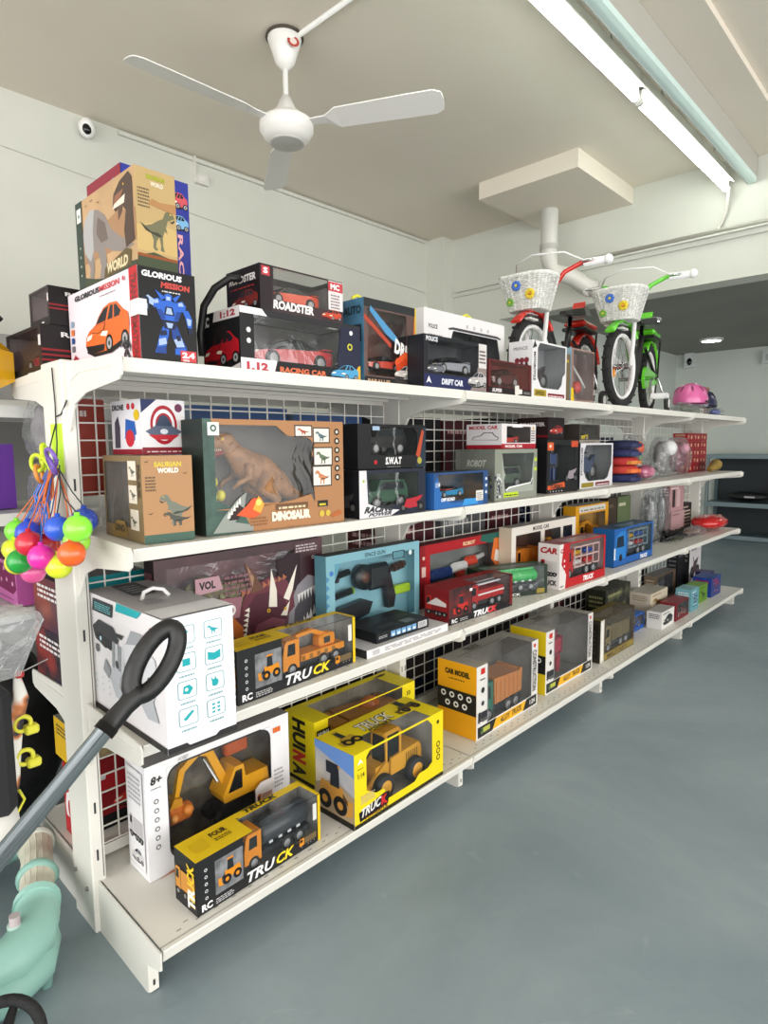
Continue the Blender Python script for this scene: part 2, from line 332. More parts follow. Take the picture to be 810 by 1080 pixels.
def toy_truck(root,x,y,z,L,H,D,c,kind='tank',cargo='#3b4147',wc='#8c8f92',name='toy_truck'):
    m=MB(); C=mat(c,.35); r=H*.17; cg=mat(cargo,.35) if isinstance(cargo,str) else cargo; cw=L*.24
    m.box(0,-D/2*.8,r*.9,L,D/2*.8,r*1.7,mat('#232428'))
    m.prism([(0,r*1.1),(0,H*.52),(cw*.12,H*.86),(cw*.25,H*.93),(cw,H*.93),(cw,r*1.1)],'y',-D/2,D/2,C)
    m.prism([(-.001,H*.54),(cw*.11,H*.82),(cw*.13,H*.82),(cw*.02,H*.54)],'y',-D*.42,D*.42,mat('#11151a',.15))
    for sy in(-1,1): m.prism([(cw*.25,H*.55),(cw*.32,H*.84),(cw*.75,H*.84),(cw*.75,H*.55)],'y',sy*D*.503,sy*D*.48,mat('#11151a',.15))
    m.box(-.002,-D*.4,r*1.3,.002,D*.4,r*2.0,mat('#333')); 
    if kind=='tank':
        m.lathe([(0,cw*1.15),(H*.22,cw*1.15),(H*.29,cw*1.3),(H*.29,L*.96),(H*.2,L),(0,L)],cg,(0,0,H*.62),'x',22)
        m.box(cw*1.3,-D*.12,H*.88,L*.95,D*.12,H*.97,cg); 
        for k in range(4): m.box(cw*1.5+k*L*.14,-D*.5,H*.42,cw*1.5+k*L*.14+L*.05,-D*.46,H*.48,mat('#cfd3d6'))
    elif kind=='dump':
        m.prism([(cw*1.1,H*.95),(cw*1.2,H*.35),(L*.98,H*.35),(L*1.0,H*.9),(L*.95,H*.9),(L*.93,H*.86),(cw*1.2,H*.95)],'y',-D/2,D/2,cg)
        for k in range(6): m.box(cw*1.3+k*L*.11,-D*.52,H*.38,cw*1.3+k*L*.11+.006,-D*.5,H*.86,cg)
    elif kind=='crane':
        m.box(cw*1.15,-D*.45,r*1.7,L*.98,D*.45,H*.46,cg); m.box(L*.6,-D*.35,H*.46,L*.86,D*.35,H*.78,cg,bev=.006)
        m.prism([(L*.25,H*.86),(L*.27,H*.96),(L*.5,H*1.02),(L*.82,H*.72),(L*.78,H*.62),(L*.5,H*.9)],'y',-D*.12,D*.12,cg)
        m.box(L*.66,-D*.37,H*.55,L*.76,-D*.34,H*.72,mat('#222'))
        for k in range(5): m.box(cw*1.2+k*L*.12,-D*.47,r*1.8,cw*1.2+k*L*.12+.012,-D*.45,H*.42,mat('#8a5a12'))
    elif kind=='carrier':
        for zz in (.3,.62,.93): m.box(cw*1.15,-D*.47,H*zz,L,D*.47,H*(zz+.05),cg)
        for k in range(5): 
            xx=cw*1.15+(L-cw*1.15)*k/4.05; m.box(xx,-D*.49,H*.3,xx+.008,-D*.46,H*.98,cg)
        for k,cc in enumerate(('#d8d8d8','#c02020','#e0b020','#2050b0')):
            xx=cw*1.3+(k%2)*L*.36; m.box(xx,-D*.3,H*(.36 if k<2 else .68),xx+L*.26,D*.3,H*(.5 if k<2 else .8),mat(cc),bev=.008)
    elif kind=='fire':
        m.box(cw*1.05,-D*.48,r*1.7,L*.98,D*.48,H*.68,cg,bev=.004); m.box(cw*1.05,-D*.49,H*.5,L*.98,-D*.48,H*.56,mat('#d8d8d8'))
        for s_ in(-1,1): m.box(cw*.5,s_*D*.2-.004,H*.82,L*.98,s_*D*.2+.004,H*.88,mat('#c8c8cc'))
        for k in range(9): m.box(cw+k*L*.075,-D*.2,H*.83,cw+k*L*.075+.006,D*.2,H*.87,mat('#c8c8cc'))
    o=m.build(name,root,(x,y,z)); w=D*.2
    pts=[(cw*.55,s_*D*.42,r) for s_ in(-1,1)]+[(t*L,s_*D*.42,r) for t in(.62,.82) for s_ in(-1,1)]
    wheels(o,pts,r,w,'#151515',wc); return o
def toy_excavator(root,x,y,z,L,H,c='#e0a01c'):
    m=MB(); C=mat(c,.35); D=L*.3
    for s_ in(-1,1):
        tx=[(.4,.06),(.46,.0),(.92,.0),(.98,.06),(.98,.14),(.92,.2),(.46,.2),(.4,.14)]
        m.prism([(a*L,b*H) for a,b in tx],'y',s_*D*.5,s_*D*.28,mat('#1a1a1b',.7))
    m.box(.48*L,-D*.28,.1*H,.9*L,D*.28,.26*H,mat('#222')); m.prism([(.5*L,.28*H),(.48*L,.36*H),(.62*L,.66*H),(.72*L,.66*H),(.74*L,.5*H),(1.0*L,.5*H),(1.02*L,.28*H)],'y',-D*.42,D*.42,C)
    m.prism([(.54*L,.38*H),(.63*L,.61*H),(.7*L,.61*H),(.7*L,.38*H)],'y',-D*.43,-D*.425,mat('#14181d',.12))
    m.prism([(.55*L,.4*H),(.6*L,.5*H),(.42*L,.98*H),(.3*L,1.0*H),(.1*L,.82*H),(.12*L,.76*H),(.3*L,.9*H),(.38*L,.86*H)],'y',-D*.1,D*.1,C)
    m.prism([(.1*L,.84*H),(.16*L,.8*H),(.08*L,.5*H),(.04*L,.5*H)],'y',-D*.08,D*.08,C)
    m.prism([(.02*L,.54*H),(.1*L,.52*H),(.1*L,.36*H),(.0,.3*H),(-.04*L,.42*H)],'y',-D*.2,D*.2,mat('#c78a18'))
    m.cyl((.5*L,0,.5*H),(.36*L,0,.84*H),.006,CHROME,8)
    return m.build('toy_excavator',root,(x,y,z))
def toy_loader(root,x,y,z,L,H,D,c='#d39a2a'):
    m=MB(); C=mat(c,.4)
    m.prism([(.5*L,.28*H),(.5*L,.56*H),(.96*L,.6*H),(1.0*L,.5*H),(1.0*L,.28*H)],'y',-D*.3,D*.3,C)
    m.prism([(.28*L,.22*H),(.3*L,.5*H),(.52*L,.52*H),(.52*L,.22*H)],'y',-D*.22,D*.22,C)
    m.prism([(.42*L,.5*H),(.44*L,.94*H),(.64*L,.94*H),(.68*L,.5*H)],'y',-D*.24,D*.24,mat('#14181d',.12)); m.box(.41*L,-D*.28,.93*H,.67*L,D*.28,1.0*H,C,bev=.006)
    for s_ in (-1,1):
        m.prism([(.44*L,.56*H),(.46*L,.48*H),(.16*L,.2*H),(.1*L,.24*H)],'y',s_*D*.3,s_*D*.22,C)
        for a in(.43,.65): m.box(a*L,s_*D*.25-.003,.5*H,a*L+.008,s_*D*.25+.003,.95*H,C)
    m.prism([(.0,.4*H),(.06*L,.42*H),(.2*L,.2*H),(.18*L,.06*H),(.0,.02*H),(.1*L,.16*H)],'y',-D*.48,D*.48,C)
    for k in range(6): m.box(.74*L+k*.035*L,-D*.305,.32*H,.755*L+k*.035*L,-D*.3,.52*H,mat('#5c4414'))
    o=m.build('toy_loader',root,(x,y,z)); r=.21*H
    wheels(o,[(.34*L,-D*.4,r),(.84*L,-D*.4,r),(.34*L,D*.4,r),(.84*L,D*.4,r)],r,D*.22,'#17171a',c); return o
def toy_dino(root,x,y,z,L,H,c='#9a6d3c',c2='#6b4a2a',tail=True):
    m=MB(); C=noisemat(c,c2,38,.55,4,bump=.3)
    P=[(.02,.79),(.06,.82),(.12,.86),(.19,.84),(.26,.72),(.36,.58),(.5,.48),(.64,.36),(.8,.2),(1,.1)]
    r=[.02,.045,.07,.085,.085,.13,.15,.12,.06,.015]
    m.tube([(a*L,0,b*H) for a,b in P],[q*L for q in r],C,12,flat=.7)
    m.tube([(.03*L,0,.68*H),(.1*L,0,.72*H),(.17*L,0,.78*H)],[.015*L,.03*L,.05*L],mat('#7a2018'),8,flat=.7)
    for i in range(7): m.ell((.03*L+.016*L*i,-.032*L,.76*H),(.004*L,.004*L,.012*L),mat('#efe6cc'),6,4)
    for s_ in(-1,1):
        m.tube([(.52*L,s_*.07*L,.46*H),(.47*L,s_*.11*L,.3*H),(.58*L,s_*.11*L,.16*H),(.52*L,s_*.11*L,.04*H),(.42*L,s_*.11*L,.02*H)],[.09*L,.075*L,.04*L,.03*L,.03*L],C,8)
        m.tube([(.34*L,s_*.09*L,.58*H),(.31*L,s_*.13*L,.44*H),(.22*L,s_*.12*L,.38*H),(.18*L,s_*.1*L,.32*H)],[.045*L,.03*L,.02*L,.012*L],C,8)
        m.ell((.13*L,s_*.055*L,.88*H),.012*L,mat('#e6c02a'),8,6)
    return m.build('toy_dinosaur',root,(x,y,z))
def toy_bike(root,x,y,z,L,c='#b0252a'):
    m=MB(); r=L*.2
    for a in(0,.7): m.torus((r+a*L*.85,0,r),r*.8,r*.25,mat('#141414',.6),n=20,k=6); m.lathe([(0,-.006),(r*.5,-.006),(r*.5,.006),(0,.006)],mat('#888'),(r+a*L*.85,0,r),'y',10)
    m.prism([(.2*L,.3*L),(.26*L,.5*L),(.42*L,.52*L),(.55*L,.42*L),(.86*L,.56*L),(.8*L,.42*L),(.62*L,.2*L),(.36*L,.18*L)],'y',-.05*L,.05*L,mat(c,.25)); m.tube([(r,0,r),(.27*L,0,.5*L),(.3*L,0,.6*L)],.015*L,CHROME,6); m.tube([(.3*L,-.12*L,.6*L),(.3*L,.12*L,.6*L)],.012*L,BLACK,6)
    return m.build('toy_motorcycle',root,(x,y,z))
def toy_figure(root,x,y,z,H,c='#b0252a',c2='#20242c'):
    m=MB(); a=mat(c,.3); b=mat(c2,.4)
    m.box(-.16*H,-.09*H,.48*H,.16*H,.09*H,.78*H,a,bev=.02*H); m.box(-.07*H,-.06*H,.8*H,.07*H,.06*H,.96*H,b,bev=.02*H); m.box(-.1*H,-.07*H,.38*H,.1*H,.07*H,.48*H,b)
    for s_ in(-1,1): m.box(s_*.12*H-.06*H,-.07*H,0,s_*.12*H+.06*H,.08*H,.4*H,a,bev=.02*H); m.box(s_*.24*H-.06*H,-.06*H,.4*H,s_*.24*H+.06*H,.06*H,.8*H,b,bev=.02*H)
    return m.build('toy_robot',root,(x,y,z))

# ------------------------------------------------------------------ ROOM
H=3.2; WY=2.25; BX=4.3
def slab(name,x0,y0,z0,x1,y1,z1,m):
    b=MB(); b.box(x0,y0,z0,x1,y1,z1,m); return struct(b.build(name))
WALLM=noisemat('#c9cbc2','#d2d3ca',1.6,.7,8,bump=.05,lo=.3,hi=.7)
CEILM=noisemat('#d9d0c2','#e0d8ca',1.1,.75,8,bump=.08,lo=.3,hi=.7)
FARM=noisemat('#c6cdc6','#cdd4cc',1.4,.75,6)
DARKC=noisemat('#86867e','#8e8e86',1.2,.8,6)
def floor_mat():
    m=bpy.data.materials.new('epoxy_floor'); m.use_nodes=True; nt=m.node_tree; n=nt.nodes; p=n['Principled BSDF']
    g=n.new('ShaderNodeTexCoord')
    t=n.new('ShaderNodeTexNoise'); t.inputs['Scale'].default_value=1.1; t.inputs['Detail'].default_value=9; t.inputs['Roughness'].default_value=.62; t.inputs['Distortion'].default_value=.6
    r=n.new('ShaderNodeValToRGB'); e=r.color_ramp.elements; e[0].position=.32; e[0].color=lin('#74848b'); e[1].position=.68; e[1].color=lin('#8f9ca1'); 
    t2=n.new('ShaderNodeTexNoise'); t2.inputs['Scale'].default_value=5; t2.inputs['Detail'].default_value=10; t2.inputs['Distortion'].default_value=2.5
    r2=n.new('ShaderNodeValToRGB'); r2.color_ramp.elements[0].position=.66; r2.color_ramp.elements[0].color=(0,0,0,1); r2.color_ramp.elements[1].position=.8; r2.color_ramp.elements[1].color=(.4,.4,.4,1)
    mx=n.new('ShaderNodeMix'); mx.data_type='RGBA'; mx.inputs[7].default_value=lin('#aab5b7')
    L=nt.links
    for q in(t,t2): L.new(g.outputs['Object'],q.inputs['Vector'])
    L.new(t.outputs['Fac'],r.inputs[0]); L.new(t2.outputs['Fac'],r2.inputs[0]); L.new(r2.outputs[0],mx.inputs[0]); L.new(r.outputs[0],mx.inputs[6]); L.new(mx.outputs[2],p.inputs['Base Color'])
    rr=n.new('ShaderNodeMapRange'); rr.inputs['To Min'].default_value=.28; rr.inputs['To Max'].default_value=.5; L.new(t2.outputs['Fac'],rr.inputs['Value']); L.new(rr.outputs[0],p.inputs['Roughness'])
    b=n.new('ShaderNodeBump'); b.inputs['Strength'].default_value=.12; b.inputs['Distance'].default_value=.01; L.new(t2.outputs['Fac'],b.inputs['Height']); L.new(b.outputs['Normal'],p.inputs['Normal'])
    return m
slab('floor',-4.5,-6,-.1,9,WY+.1,0,floor_mat())
slab('ceiling',-4.5,-6,H,BX+.2,WY+.1,H+.1,CEILM)
slab('wall_left',-4.5,WY,0,BX+.2,WY+.15,H,WALLM)
b=MB(); b.box(BX,1.54,0,BX+.2,WY,H,WALLM); b.box(BX,-6,2.40,BX+.2,1.54,H,WALLM); struct(b.build('wall_right'))
b=MB(); b.box(BX-.025,-5.9,2.668,BX,WY-.02,2.70,WALLM); b.box(BX-.06,-5.9,2.70,BX,2.0,2.712,WALLM); struct(b.build('trim_1'))
b=MB(); b.box(BX-.16,2.06,0,BX,WY,H,WALLM); struct(b.build('column'))
slab('wall_front',-4.5,-6.1,2.85,9,-6,H,WALLM)
slab('wall_front_side',5.5,-6.1,0,9,-6,2.85,WALLM)
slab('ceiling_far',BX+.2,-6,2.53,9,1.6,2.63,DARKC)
slab('wall_far',8.9,-6,0,9,1.6,2.53,FARM)
slab('wall_side',BX+.2,1.56,0,9,1.7,2.53,FARM)
slab('beam',-4.5,-.68,3.165,BX,-.475,H,CEILM)
b=MB(); b.box(3.4,.36,3.08,BX,1.14,H,CEILM); struct(b.build('ceiling_box'))
# hairline crack / cable on the wall
b=MB(); b.tube([(-1.2,WY-.004,2.99),(.2,WY-.004,2.92),(1.1,WY-.004,2.86),(2.2,WY-.004,2.80),(3.4,WY-.004,2.74),(4.1,WY-.004,2.72)],.0025,mat('#c0c0b6'),5); tag(b.build('wall_cable'),'thin painted cable running along the white left wall','cable')
b=MB(); b.box(1.2,WY-.022,3.165,4.1,WY,3.185,WALLM); tag(b.build('cable_trunking'),'slim white cable trunking under the ceiling along the left wall','trunking')

# ------------------------------------------------------------------ GONDOLA
L=1.2; ZD=[1.463,1.055,.611,.141]; DU=.351; DB=.3985
g=thing('shelving_gondola','long white metal double-sided shelving gondola with wire grid back','shelving',(0,0,0))
PW=.03
for k in range(5):
    m=MB(); x=k*L
    m.box(x-.018,-.058,0,x+.018,.078,1.487 if k in(0,4) else 1.458,SHELF,bev=.003)
    for i in range(26 if k else 0):
        z=.12+i*.052
        for sx in (-.009,.009): m.box(x+sx-.002,-.0588,z,x+sx+.002,-.0575,z+.022,mat('#2e2e2e'))
    if k==0:
        for z in (.2,.33,.52,.79,.92,1.17,1.32): m.box(x-.004,-.0588,z,x+.001,-.0575,z+.03,mat('#26262a'))
        m.box(x+.010,-.0585,.15,x+.0125,-.0575,1.45,mat('#6a6864'))
    m.build('upright',g)
def board(k,lev,side):
    D=DB if lev==3 else DU; z=ZD[lev]; x0=k*L+.004; x1=(k+1)*L-.004; yo=0; s=-1 if side==0 else 1
    m=MB()
    prof=[(.0,z-.022),(.0,z),(D-.012,z),(D-.01,z+.001),(D,z+.001),(D+.001,z-.003),(D-.004,z-.028),(D-.012,z-.030),(D-.03,z-.030),(D-.03,z-.027),(D-.014,z-.027),(D-.008,z-.004),(.004,z-.004),(.004,z-.022)]
    prof=[(s*a,b_) for a,b_ in prof]
    # along X
    n=len(prof); A=[(x0,a,b_) for a,b_ in prof]; B=[(x1,a,b_) for a,b_ in prof]
    m.raw(A+B,[(i,(i+1)%n,n+(i+1)%n,n+i) for i in range(n)],SHELF); m.face(A,SHELF); m.face(B,SHELF)
    if side==0:
        dk=mat('#8f8d87',.7)
        for i in range(23):
            xx=x0+.05+i*.05
            for row in (0,) if lev!=3 else (0,1): m.box(xx+row*.025,-D+.032+row*.014,z-.0005,xx+row*.025+.011,-D+.035+row*.014,z+.0006,dk)
        if lev==3: m.box(x0,-D+.012,z-.0005,x1,-D+.016,z+.0005,mat('#b5b3ac'))
        # underside stiffener
        m.box(x0+.01,-D*.62,z-.02,x1-.01,-D*.55,z-.004,SHELF); m.box(x0+.01,-D*.3,z-.02,x1-.01,-D*.24,z-.004,SHELF)
    m.build('shelf_board',g)
for lev in range(4):
    for k in range(4):
        for side in(0,1): board(k,lev,side)
for lev in range(3):
    for k in range(5):
        for side in(0,1):
            D=DU; z=ZD[lev]; s=-1 if side==0 else 1; x=k*L
            pts=[(.05,z+.018 if k==0 else z-.006),(D+.004,z+.006 if k==0 else z-.006),(D+.012,z-.006),(D+.01,z-.036),(D-.005,z-.046),(.17,z-.062),(.1,z-.085),(.065,z-.14),(.05,z-.16)]
            m=MB(); m.prism([(s*a,b_) for a,b_ in pts],'x',x-.006,x-.002,SHELF)
            if 0<k: m.prism([(s*a,b_) for a,b_ in pts],'x',x-.014,x-.010,SHELF)
            rib=[(.07,z-.02),(.13,z-.008),(D-.03,z-.012),(D-.03,z-.016),(.14,z-.014),(.09,z-.028),(.075,z-.06)]
            if k==0: m.prism([(s*a,b_) for a,b_ in rib],'x',x-.008,x-.005,SHELF)
            m.build('bracket',g)
for k in range(5):
    x=k*L
    for s in(-1,1):
        m=MB(); zt=ZD[3]+(.003 if k==0 else -.005); pts=[(s*.05,0),(s*.05,zt),(s*(DB+.004),zt),(s*(DB+.004),ZD[3]-.04),(s*(DB-.005),ZD[3]-.046),(s*.335,.075),(s*.335,.004),(s*.325,0)]
        m.prism(pts,'x',x-.006,x-.002,SHELF)
        m.box(x-.003,s*.335-.002,.004,x+.018,s*.335+.002,.088,SHELF)
        for zz in(.018,.065): m.box(x+.004,s*.3375-.0004,zz,x+.009,s*.3375+.0004,zz+.014,mat('#2a2a2a'))
        if k==0:
            for yy,zz in ((-.02,.11),(.055,.13)): m.ell((x-.02,yy*1,zz),.006,mat('#9c9c98'),8,6)
        m.build('base_plate',g)
for k in range(4):
    m=MB(); W=SHELF; x0=k*L+.02; x1=(k+1)*L-.02
    for (z0,z1) in ((.19,.58),(.62,1.02),(1.07,1.43)):
        nz=8; 
        for i in range(nz+1):
            z=z0+(z1-z0)*i/nz; m.box(x0,.017,z-.002,x1,.020,z+.002,W)
        nx=17
        for i in range(nx+1):
            x=x0+(x1-x0)*i/nx; m.box(x-.002,.020,z0,x+.002,.023,z1,W)
    m.build('wire_panel',g)
    m=MB(); m.box(x0,.024,1.432,x1,.05,1.457,W); m.box(x0,.024,1.022,x1,.05,1.048,W); m.box(x0,.024,.15,x1,.05,.18,W); m.box(x0,.024,.583,x1,.05,.603,W); m.build('crossbar',g)
# yellow-green price sticker on the end upright
m=MB(); m.box(-.0195,-.045,1.215,-.0182,.03,1.335,mat('#c8f23c',.5)); m.build('price_sticker',g)

Z1,Z2,Z3,Z4=[z+.0015 for z in ZD]
KX='#17181b'
def yc(c): return c
# ===== bottom shelf =====
# white excavator box
c=Carton('excavator_toy_box','tall white box with a rounded window showing a yellow toy excavator, marked 8+','toy box',.46,.115,.315,.085,-.165,Z4,0,'#e9e8ea')
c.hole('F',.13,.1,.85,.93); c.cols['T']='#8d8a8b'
p=c.pen('F'); e='#e9e8ea'
for (a,b_,sx,sy) in ((.13,.1,1,1),(.85,.1,-1,1),(.13,.93,1,-1),(.85,.93,-1,-1)):
    n=7; ru,rv=.07,.11; pts=[(a,b_)]+[(a+sx*ru*(1-math.sin(t*PI/2/n)),b_+sy*rv*(1-math.cos(t*PI/2/n))) for t in range(n+1)]
    p.poly(pts,e)
    for t in range(n):
        q0,q1=t*PI/2/n,(t+1)*PI/2/n
        A=(a+sx*ru*(1-math.sin(q0)),b_+sy*rv*(1-math.cos(q0)));B=(a+sx*ru*(1-math.sin(q1)),b_+sy*rv*(1-math.cos(q1)))
        p.poly([A,B,(B[0]+sx*.008,B[1]+sy*.012),(A[0]+sx*.008,A[1]+sy*.012)],'#35363a')
p.rect(.13,.2,.137,.83,'#35363a'); p.rect(.2,.925,.78,.94,'#35363a'); p.rect(.843,.2,.85,.83,'#35363a'); p.rect(.2,.09,.78,.1,'#35363a')
p.text('8+',.03,.83,.1,.9,'#1c1c1e',.03,.2); p.bars(.03,.79,.1,.81,1,'#8a8a8c')
for i in range(6): p.disc(.06,.68-i*.08,.022,'#77787c'); p.disc(.06,.68-i*.08,.012,'#e9e8ea')
p.rect(.87,.85,.93,.9,'#d86a2a'); p.bars(.87,.3,.95,.5,5,'#b0a8a8'); p.text('HOBBY',.2,.95,.27,.985,'#8e8e92',.0,.2)
p.sub(.72,.1,.86,.42).poly([(0,0),(0,.85),(.3,1),(1,1),(1,0)],'#e7dfda'); pr_truck(p.sub(.73,.14,.85,.34),'#c86a34','#b89080')
p=c.pen('L'); p.rect(.1,.06,.9,.94,'#dcdadc'); p.rect(.14,.08,.86,.92,'#e9e8ea'); pr_truck(p.sub(.15,.3,.85,.55),'#c5c2c4','#bcb8ba'); pr_car(p.sub(.2,.1,.8,.25),'#cfccce','#c0bec0'); p.bars(.2,.65,.8,.9,6,'#b4b2b6')
p=c.pen('T'); p.text('REMOTE CONTROL',.55,.35,.85,.7,'#2b2a2c',.03)
p=c.pen('F'); p.poly([(.0,.0),(.28,.0),(.28,.05),(.05,.0)],'#b5673a')
rt=c.done(tray=noisemat('#4a443c','#7a7468',14,.6))
toy_excavator(rt,.09,.055,.035,.30,.255)
m=MB(); m.box(.28,.07,.21,.36,.1,.27,mat('#b0501e'),bev=.006); m.build('battery_pack',rt)
m=MB(); m.box(.075,.03,.1,.15,.06,.15,mat('#c76a24'),bev=.01); m.ell((.13,.028,.135),.016,mat('#d98430'),10,8); m.ell((.09,.028,.125),.012,mat('#e0934a'),10,8); m.build('remote_controller',rt)

def rc_truck(label,x,y,z,rot,kind,cargo,w=.40,h=.14,d=.1):
    c=Carton('rc_truck_box',label,'toy box',w,d,h,x,y,z,rot,'#1d1d1f',{'T':'#e6c21c','F':'#202123','L':'#202022'})
    c.hole('F',.34,.19,.975,.99); c.hole('T',.42,.0,.97,.72)
    p=c.pen('F'); p.rect(.13,.2,.335,.84,noisemat('#5a5b5e','#8a8c90',30,.5)); pr_loader(p.sub(.15,.3,.32,.78),'#d98a1e','#1b1b1d')
    p.poly([(0,.0),(.0,.16),(1,.16),(1,0)],'#202123')
    p.text('RC',.03,.04,.105,.17,'#f2f2f2',.04); p.bars(.13,.04,.26,.15,3,'#b8b8ba')
    p.poly([(.335,.0),(.335,.12),(.97,.12),(.97,.0)],'#202123')
    p.text('TRUCK',.36,.03,.76,.25,'#101012',.06,.25); p.text('TRU',.362,.045,.59,.245,'#e9e9ea',.03,.25); p.text('CK',.6,.045,.755,.245,'#f0d21e',.03,.25)
    for i in range(5): p.disc(.065,.78-i*.13,.03,'#dfe0e2'); p.disc(.065,.78-i*.13,.018,'#2b2b2d')
    pr_truck(p.sub(.8,.06,.96,.3),'#d98a1e','#6a5a40')
    p.rect(.975,.0,1,.99,'#e0bb1c'); p.rect(.93,.5,.965,.85,'#d6d6d2')
    p=c.pen('T'); p.text('FOUR',.2,.55,.32,.75,'#2b2510',.04); p.bars(.2,.35,.33,.5,2,'#5a4a10'); p.text('TRUCK',.5,.76,.78,.96,'#2b2510',.05,.2); p.rect(.05,.3,.15,.7,'#d8b41a')
    p.poly([(.42,.72),(.42,.78),(.44,.72)],'#2b2510')
    p=c.pen('L'); pr_truck(p.sub(.05,.15,.95,.8),'#c98a3a','#c98a3a'); p.text('TRUCK',.62,.08,.95,.92,'#e8c41c',.04,0,90); p.text('TR',.62,.08,.95,.48,'#e9e9ea',.04,0,90)
    rt=c.done(tray=noisemat('#6a6a6a','#a5a5a2',16,.6))
    toy_truck(rt,w*.38,d*.5,h*.12,w*.57,h*.78,d*.62,'#d8861c',kind,cargo)
    return rt
rc_truck('yellow and black truck box with dark grey tanker truck, front of the bottom shelf',.109,-.365,Z4,2,'tank','#33383e')
rc_truck('yellow and black truck box with orange crane truck, beside the white robot dog box',.267,-.326,Z3,2.4,'crane','#d8861c',.432,.144,.09)

# yellow HUINA box at back
c=Carton('dumper_toy_box','yellow box with window and HUINA lettering on its end, behind the loader box','toy box',.50,.155,.235,.66,-.15,Z4,0,'#e8d41a')
c.hole('F',.12,.12,.86,.98); c.hole('T',.14,.0,.84,.8)
p=c.pen('L'); p.text('HUI',.25,.5,.7,.95,'#1a1a1a',.05,0,-90); p.text('N',.25,.31,.7,.47,'#d03020',.08,0,-90); p.text('A',.25,.1,.7,.28,'#1a1a1a',.05,0,-90)
p.rect(.02,.02,.98,.08,'#1a1a1a')
p=c.pen('F'); p.rect(.02,.72,.14,.86,'#1a1a1a'); p.text('HUINA',.03,.75,.13,.83,'#f4f4f0',.04,.2); p.text('1:14',.04,.5,.1,.58,'#3a3510',.02); p.text('10',.91,.8,.95,.88,'#3a3510',.04); p.bars(.9,.6,.96,.75,3,'#5a5010')
p=c.pen('T'); p.poly([(.8,.82),(.9,.9),(.96,.86),(.9,.78)],'#3a3510'); p.poly([(.1,.1),(.14,.0),(.14,.7),(.1,.6)],'#e8d41a')
rt=c.done(tray=noisemat('#8a8478','#b8b2a6',8,.6))
toy_truck(rt,.09,.08,.02,.34,.17,.11,'#c78b3c','dump','#b98040',name='toy_dumper')
m=MB(); m.ell((.33,.08,.17),(.05,.03,.035),mat('#b5622c'),12,8); m.build('toy_bucket',rt)

# loader box
c=Carton('loader_toy_box','yellow TRUCK box with an orange wheel loader behind its window','toy box',.428,.172,.232,.603,-.398,Z4,1,'#e6cf16',{'L':noisemat('#7f8fa8','#c4b8a4',5,.4)})
c.hole('F',.12,.16,.86,.97); c.hole('T',.2,.0,.84,.42)
p=c.pen('F'); 
p.poly([(.12,.16),(.12,.45),(.22,.34),(.3,.34),(.34,.16)],'#e6cf16'); p.poly([(.12,.97),(.12,.9),(.155,.97)],'#e6cf16'); p.poly([(.86,.97),(.8,.97),(.86,.86)],'#e6cf16'); p.poly([(.86,.16),(.86,.3),(.8,.24),(.7,.24),(.64,.16)],'#e6cf16')
p.poly([(.34,.16),(.4,.07),(.6,.07),(.64,.16)],'#e6cf16')
p.rect(0,0,1,.055,'#3a3418'); 
for i in range(26): p.poly([(.02+i*.038,0),(.04+i*.038,0),(.03+i*.038,.04),(.01+i*.038,.04)],'#151515'); p.st[0]-=1
p.poly([(.05,.07),(.04,.2),(.3,.28),(.36,.26),(.34,.1)],'#141414'); p.text('TRUC',.065,.11,.27,.23,'#e9e6e0',.03,.3,0,.03); p.text('K',.27,.12,.335,.25,'#c81f1f',.07); p.text('POWERFUL',.1,.06,.34,.1,'#5a1414',.04,.2)
p.text('1:14',.035,.66,.1,.73,'#2c2a10',.02); p.poly([(.03,.84),(.06,.92),(.09,.84),(.065,.87)],'#f2f2ee'); p.bars(.03,.78,.1,.8,1,'#6b6420')
for i in range(3): p.disc(.935,.52-i*.1,.045,'#3a3510'); p.disc(.935,.52-i*.1,.026,'#e6cf16')
p.disc(.93,.86,.03,'#3a3510')
p.bars(.06,.3,.2,.42,4,'#b8a890')
p=c.pen('T'); p.text('TRUCK',.3,.5,.66,.82,'#15151a',.07,.2); p.text('TRUCK',.305,.52,.655,.8,'#e8e2d0',.02,.2); p.text('POWERFUL',.34,.4,.6,.5,'#15151a',.04); pr_loader(p.sub(.7,.45,.96,.98),'#5a4a20','#2c2410'); pr_loader(p.sub(.04,.3,.22,.9),'#b8962a','#5c4414')
p=c.pen('L'); p.poly([(0,0),(1,0),(1,.42),(.5,.55),(0,.4)],'#a08a6c'); p.poly([(0,.9),(0,1),(1,1),(1,.7)],'#5f86c4'); pr_loader(p.sub(.12,.12,.98,.8,True),'#c08a3a','#5c4220'); p.rect(0,0,1,.08,'#1c1a14'); p.poly([(.3,.62),(.3,.78),(.6,.78),(.62,.62)],'#1f242c')
rt=c.done(tray=noisemat('#8d8c88','#c4c4c0',7,.6))
toy_loader(rt,.06,.085,.008,.31,.205,.12)

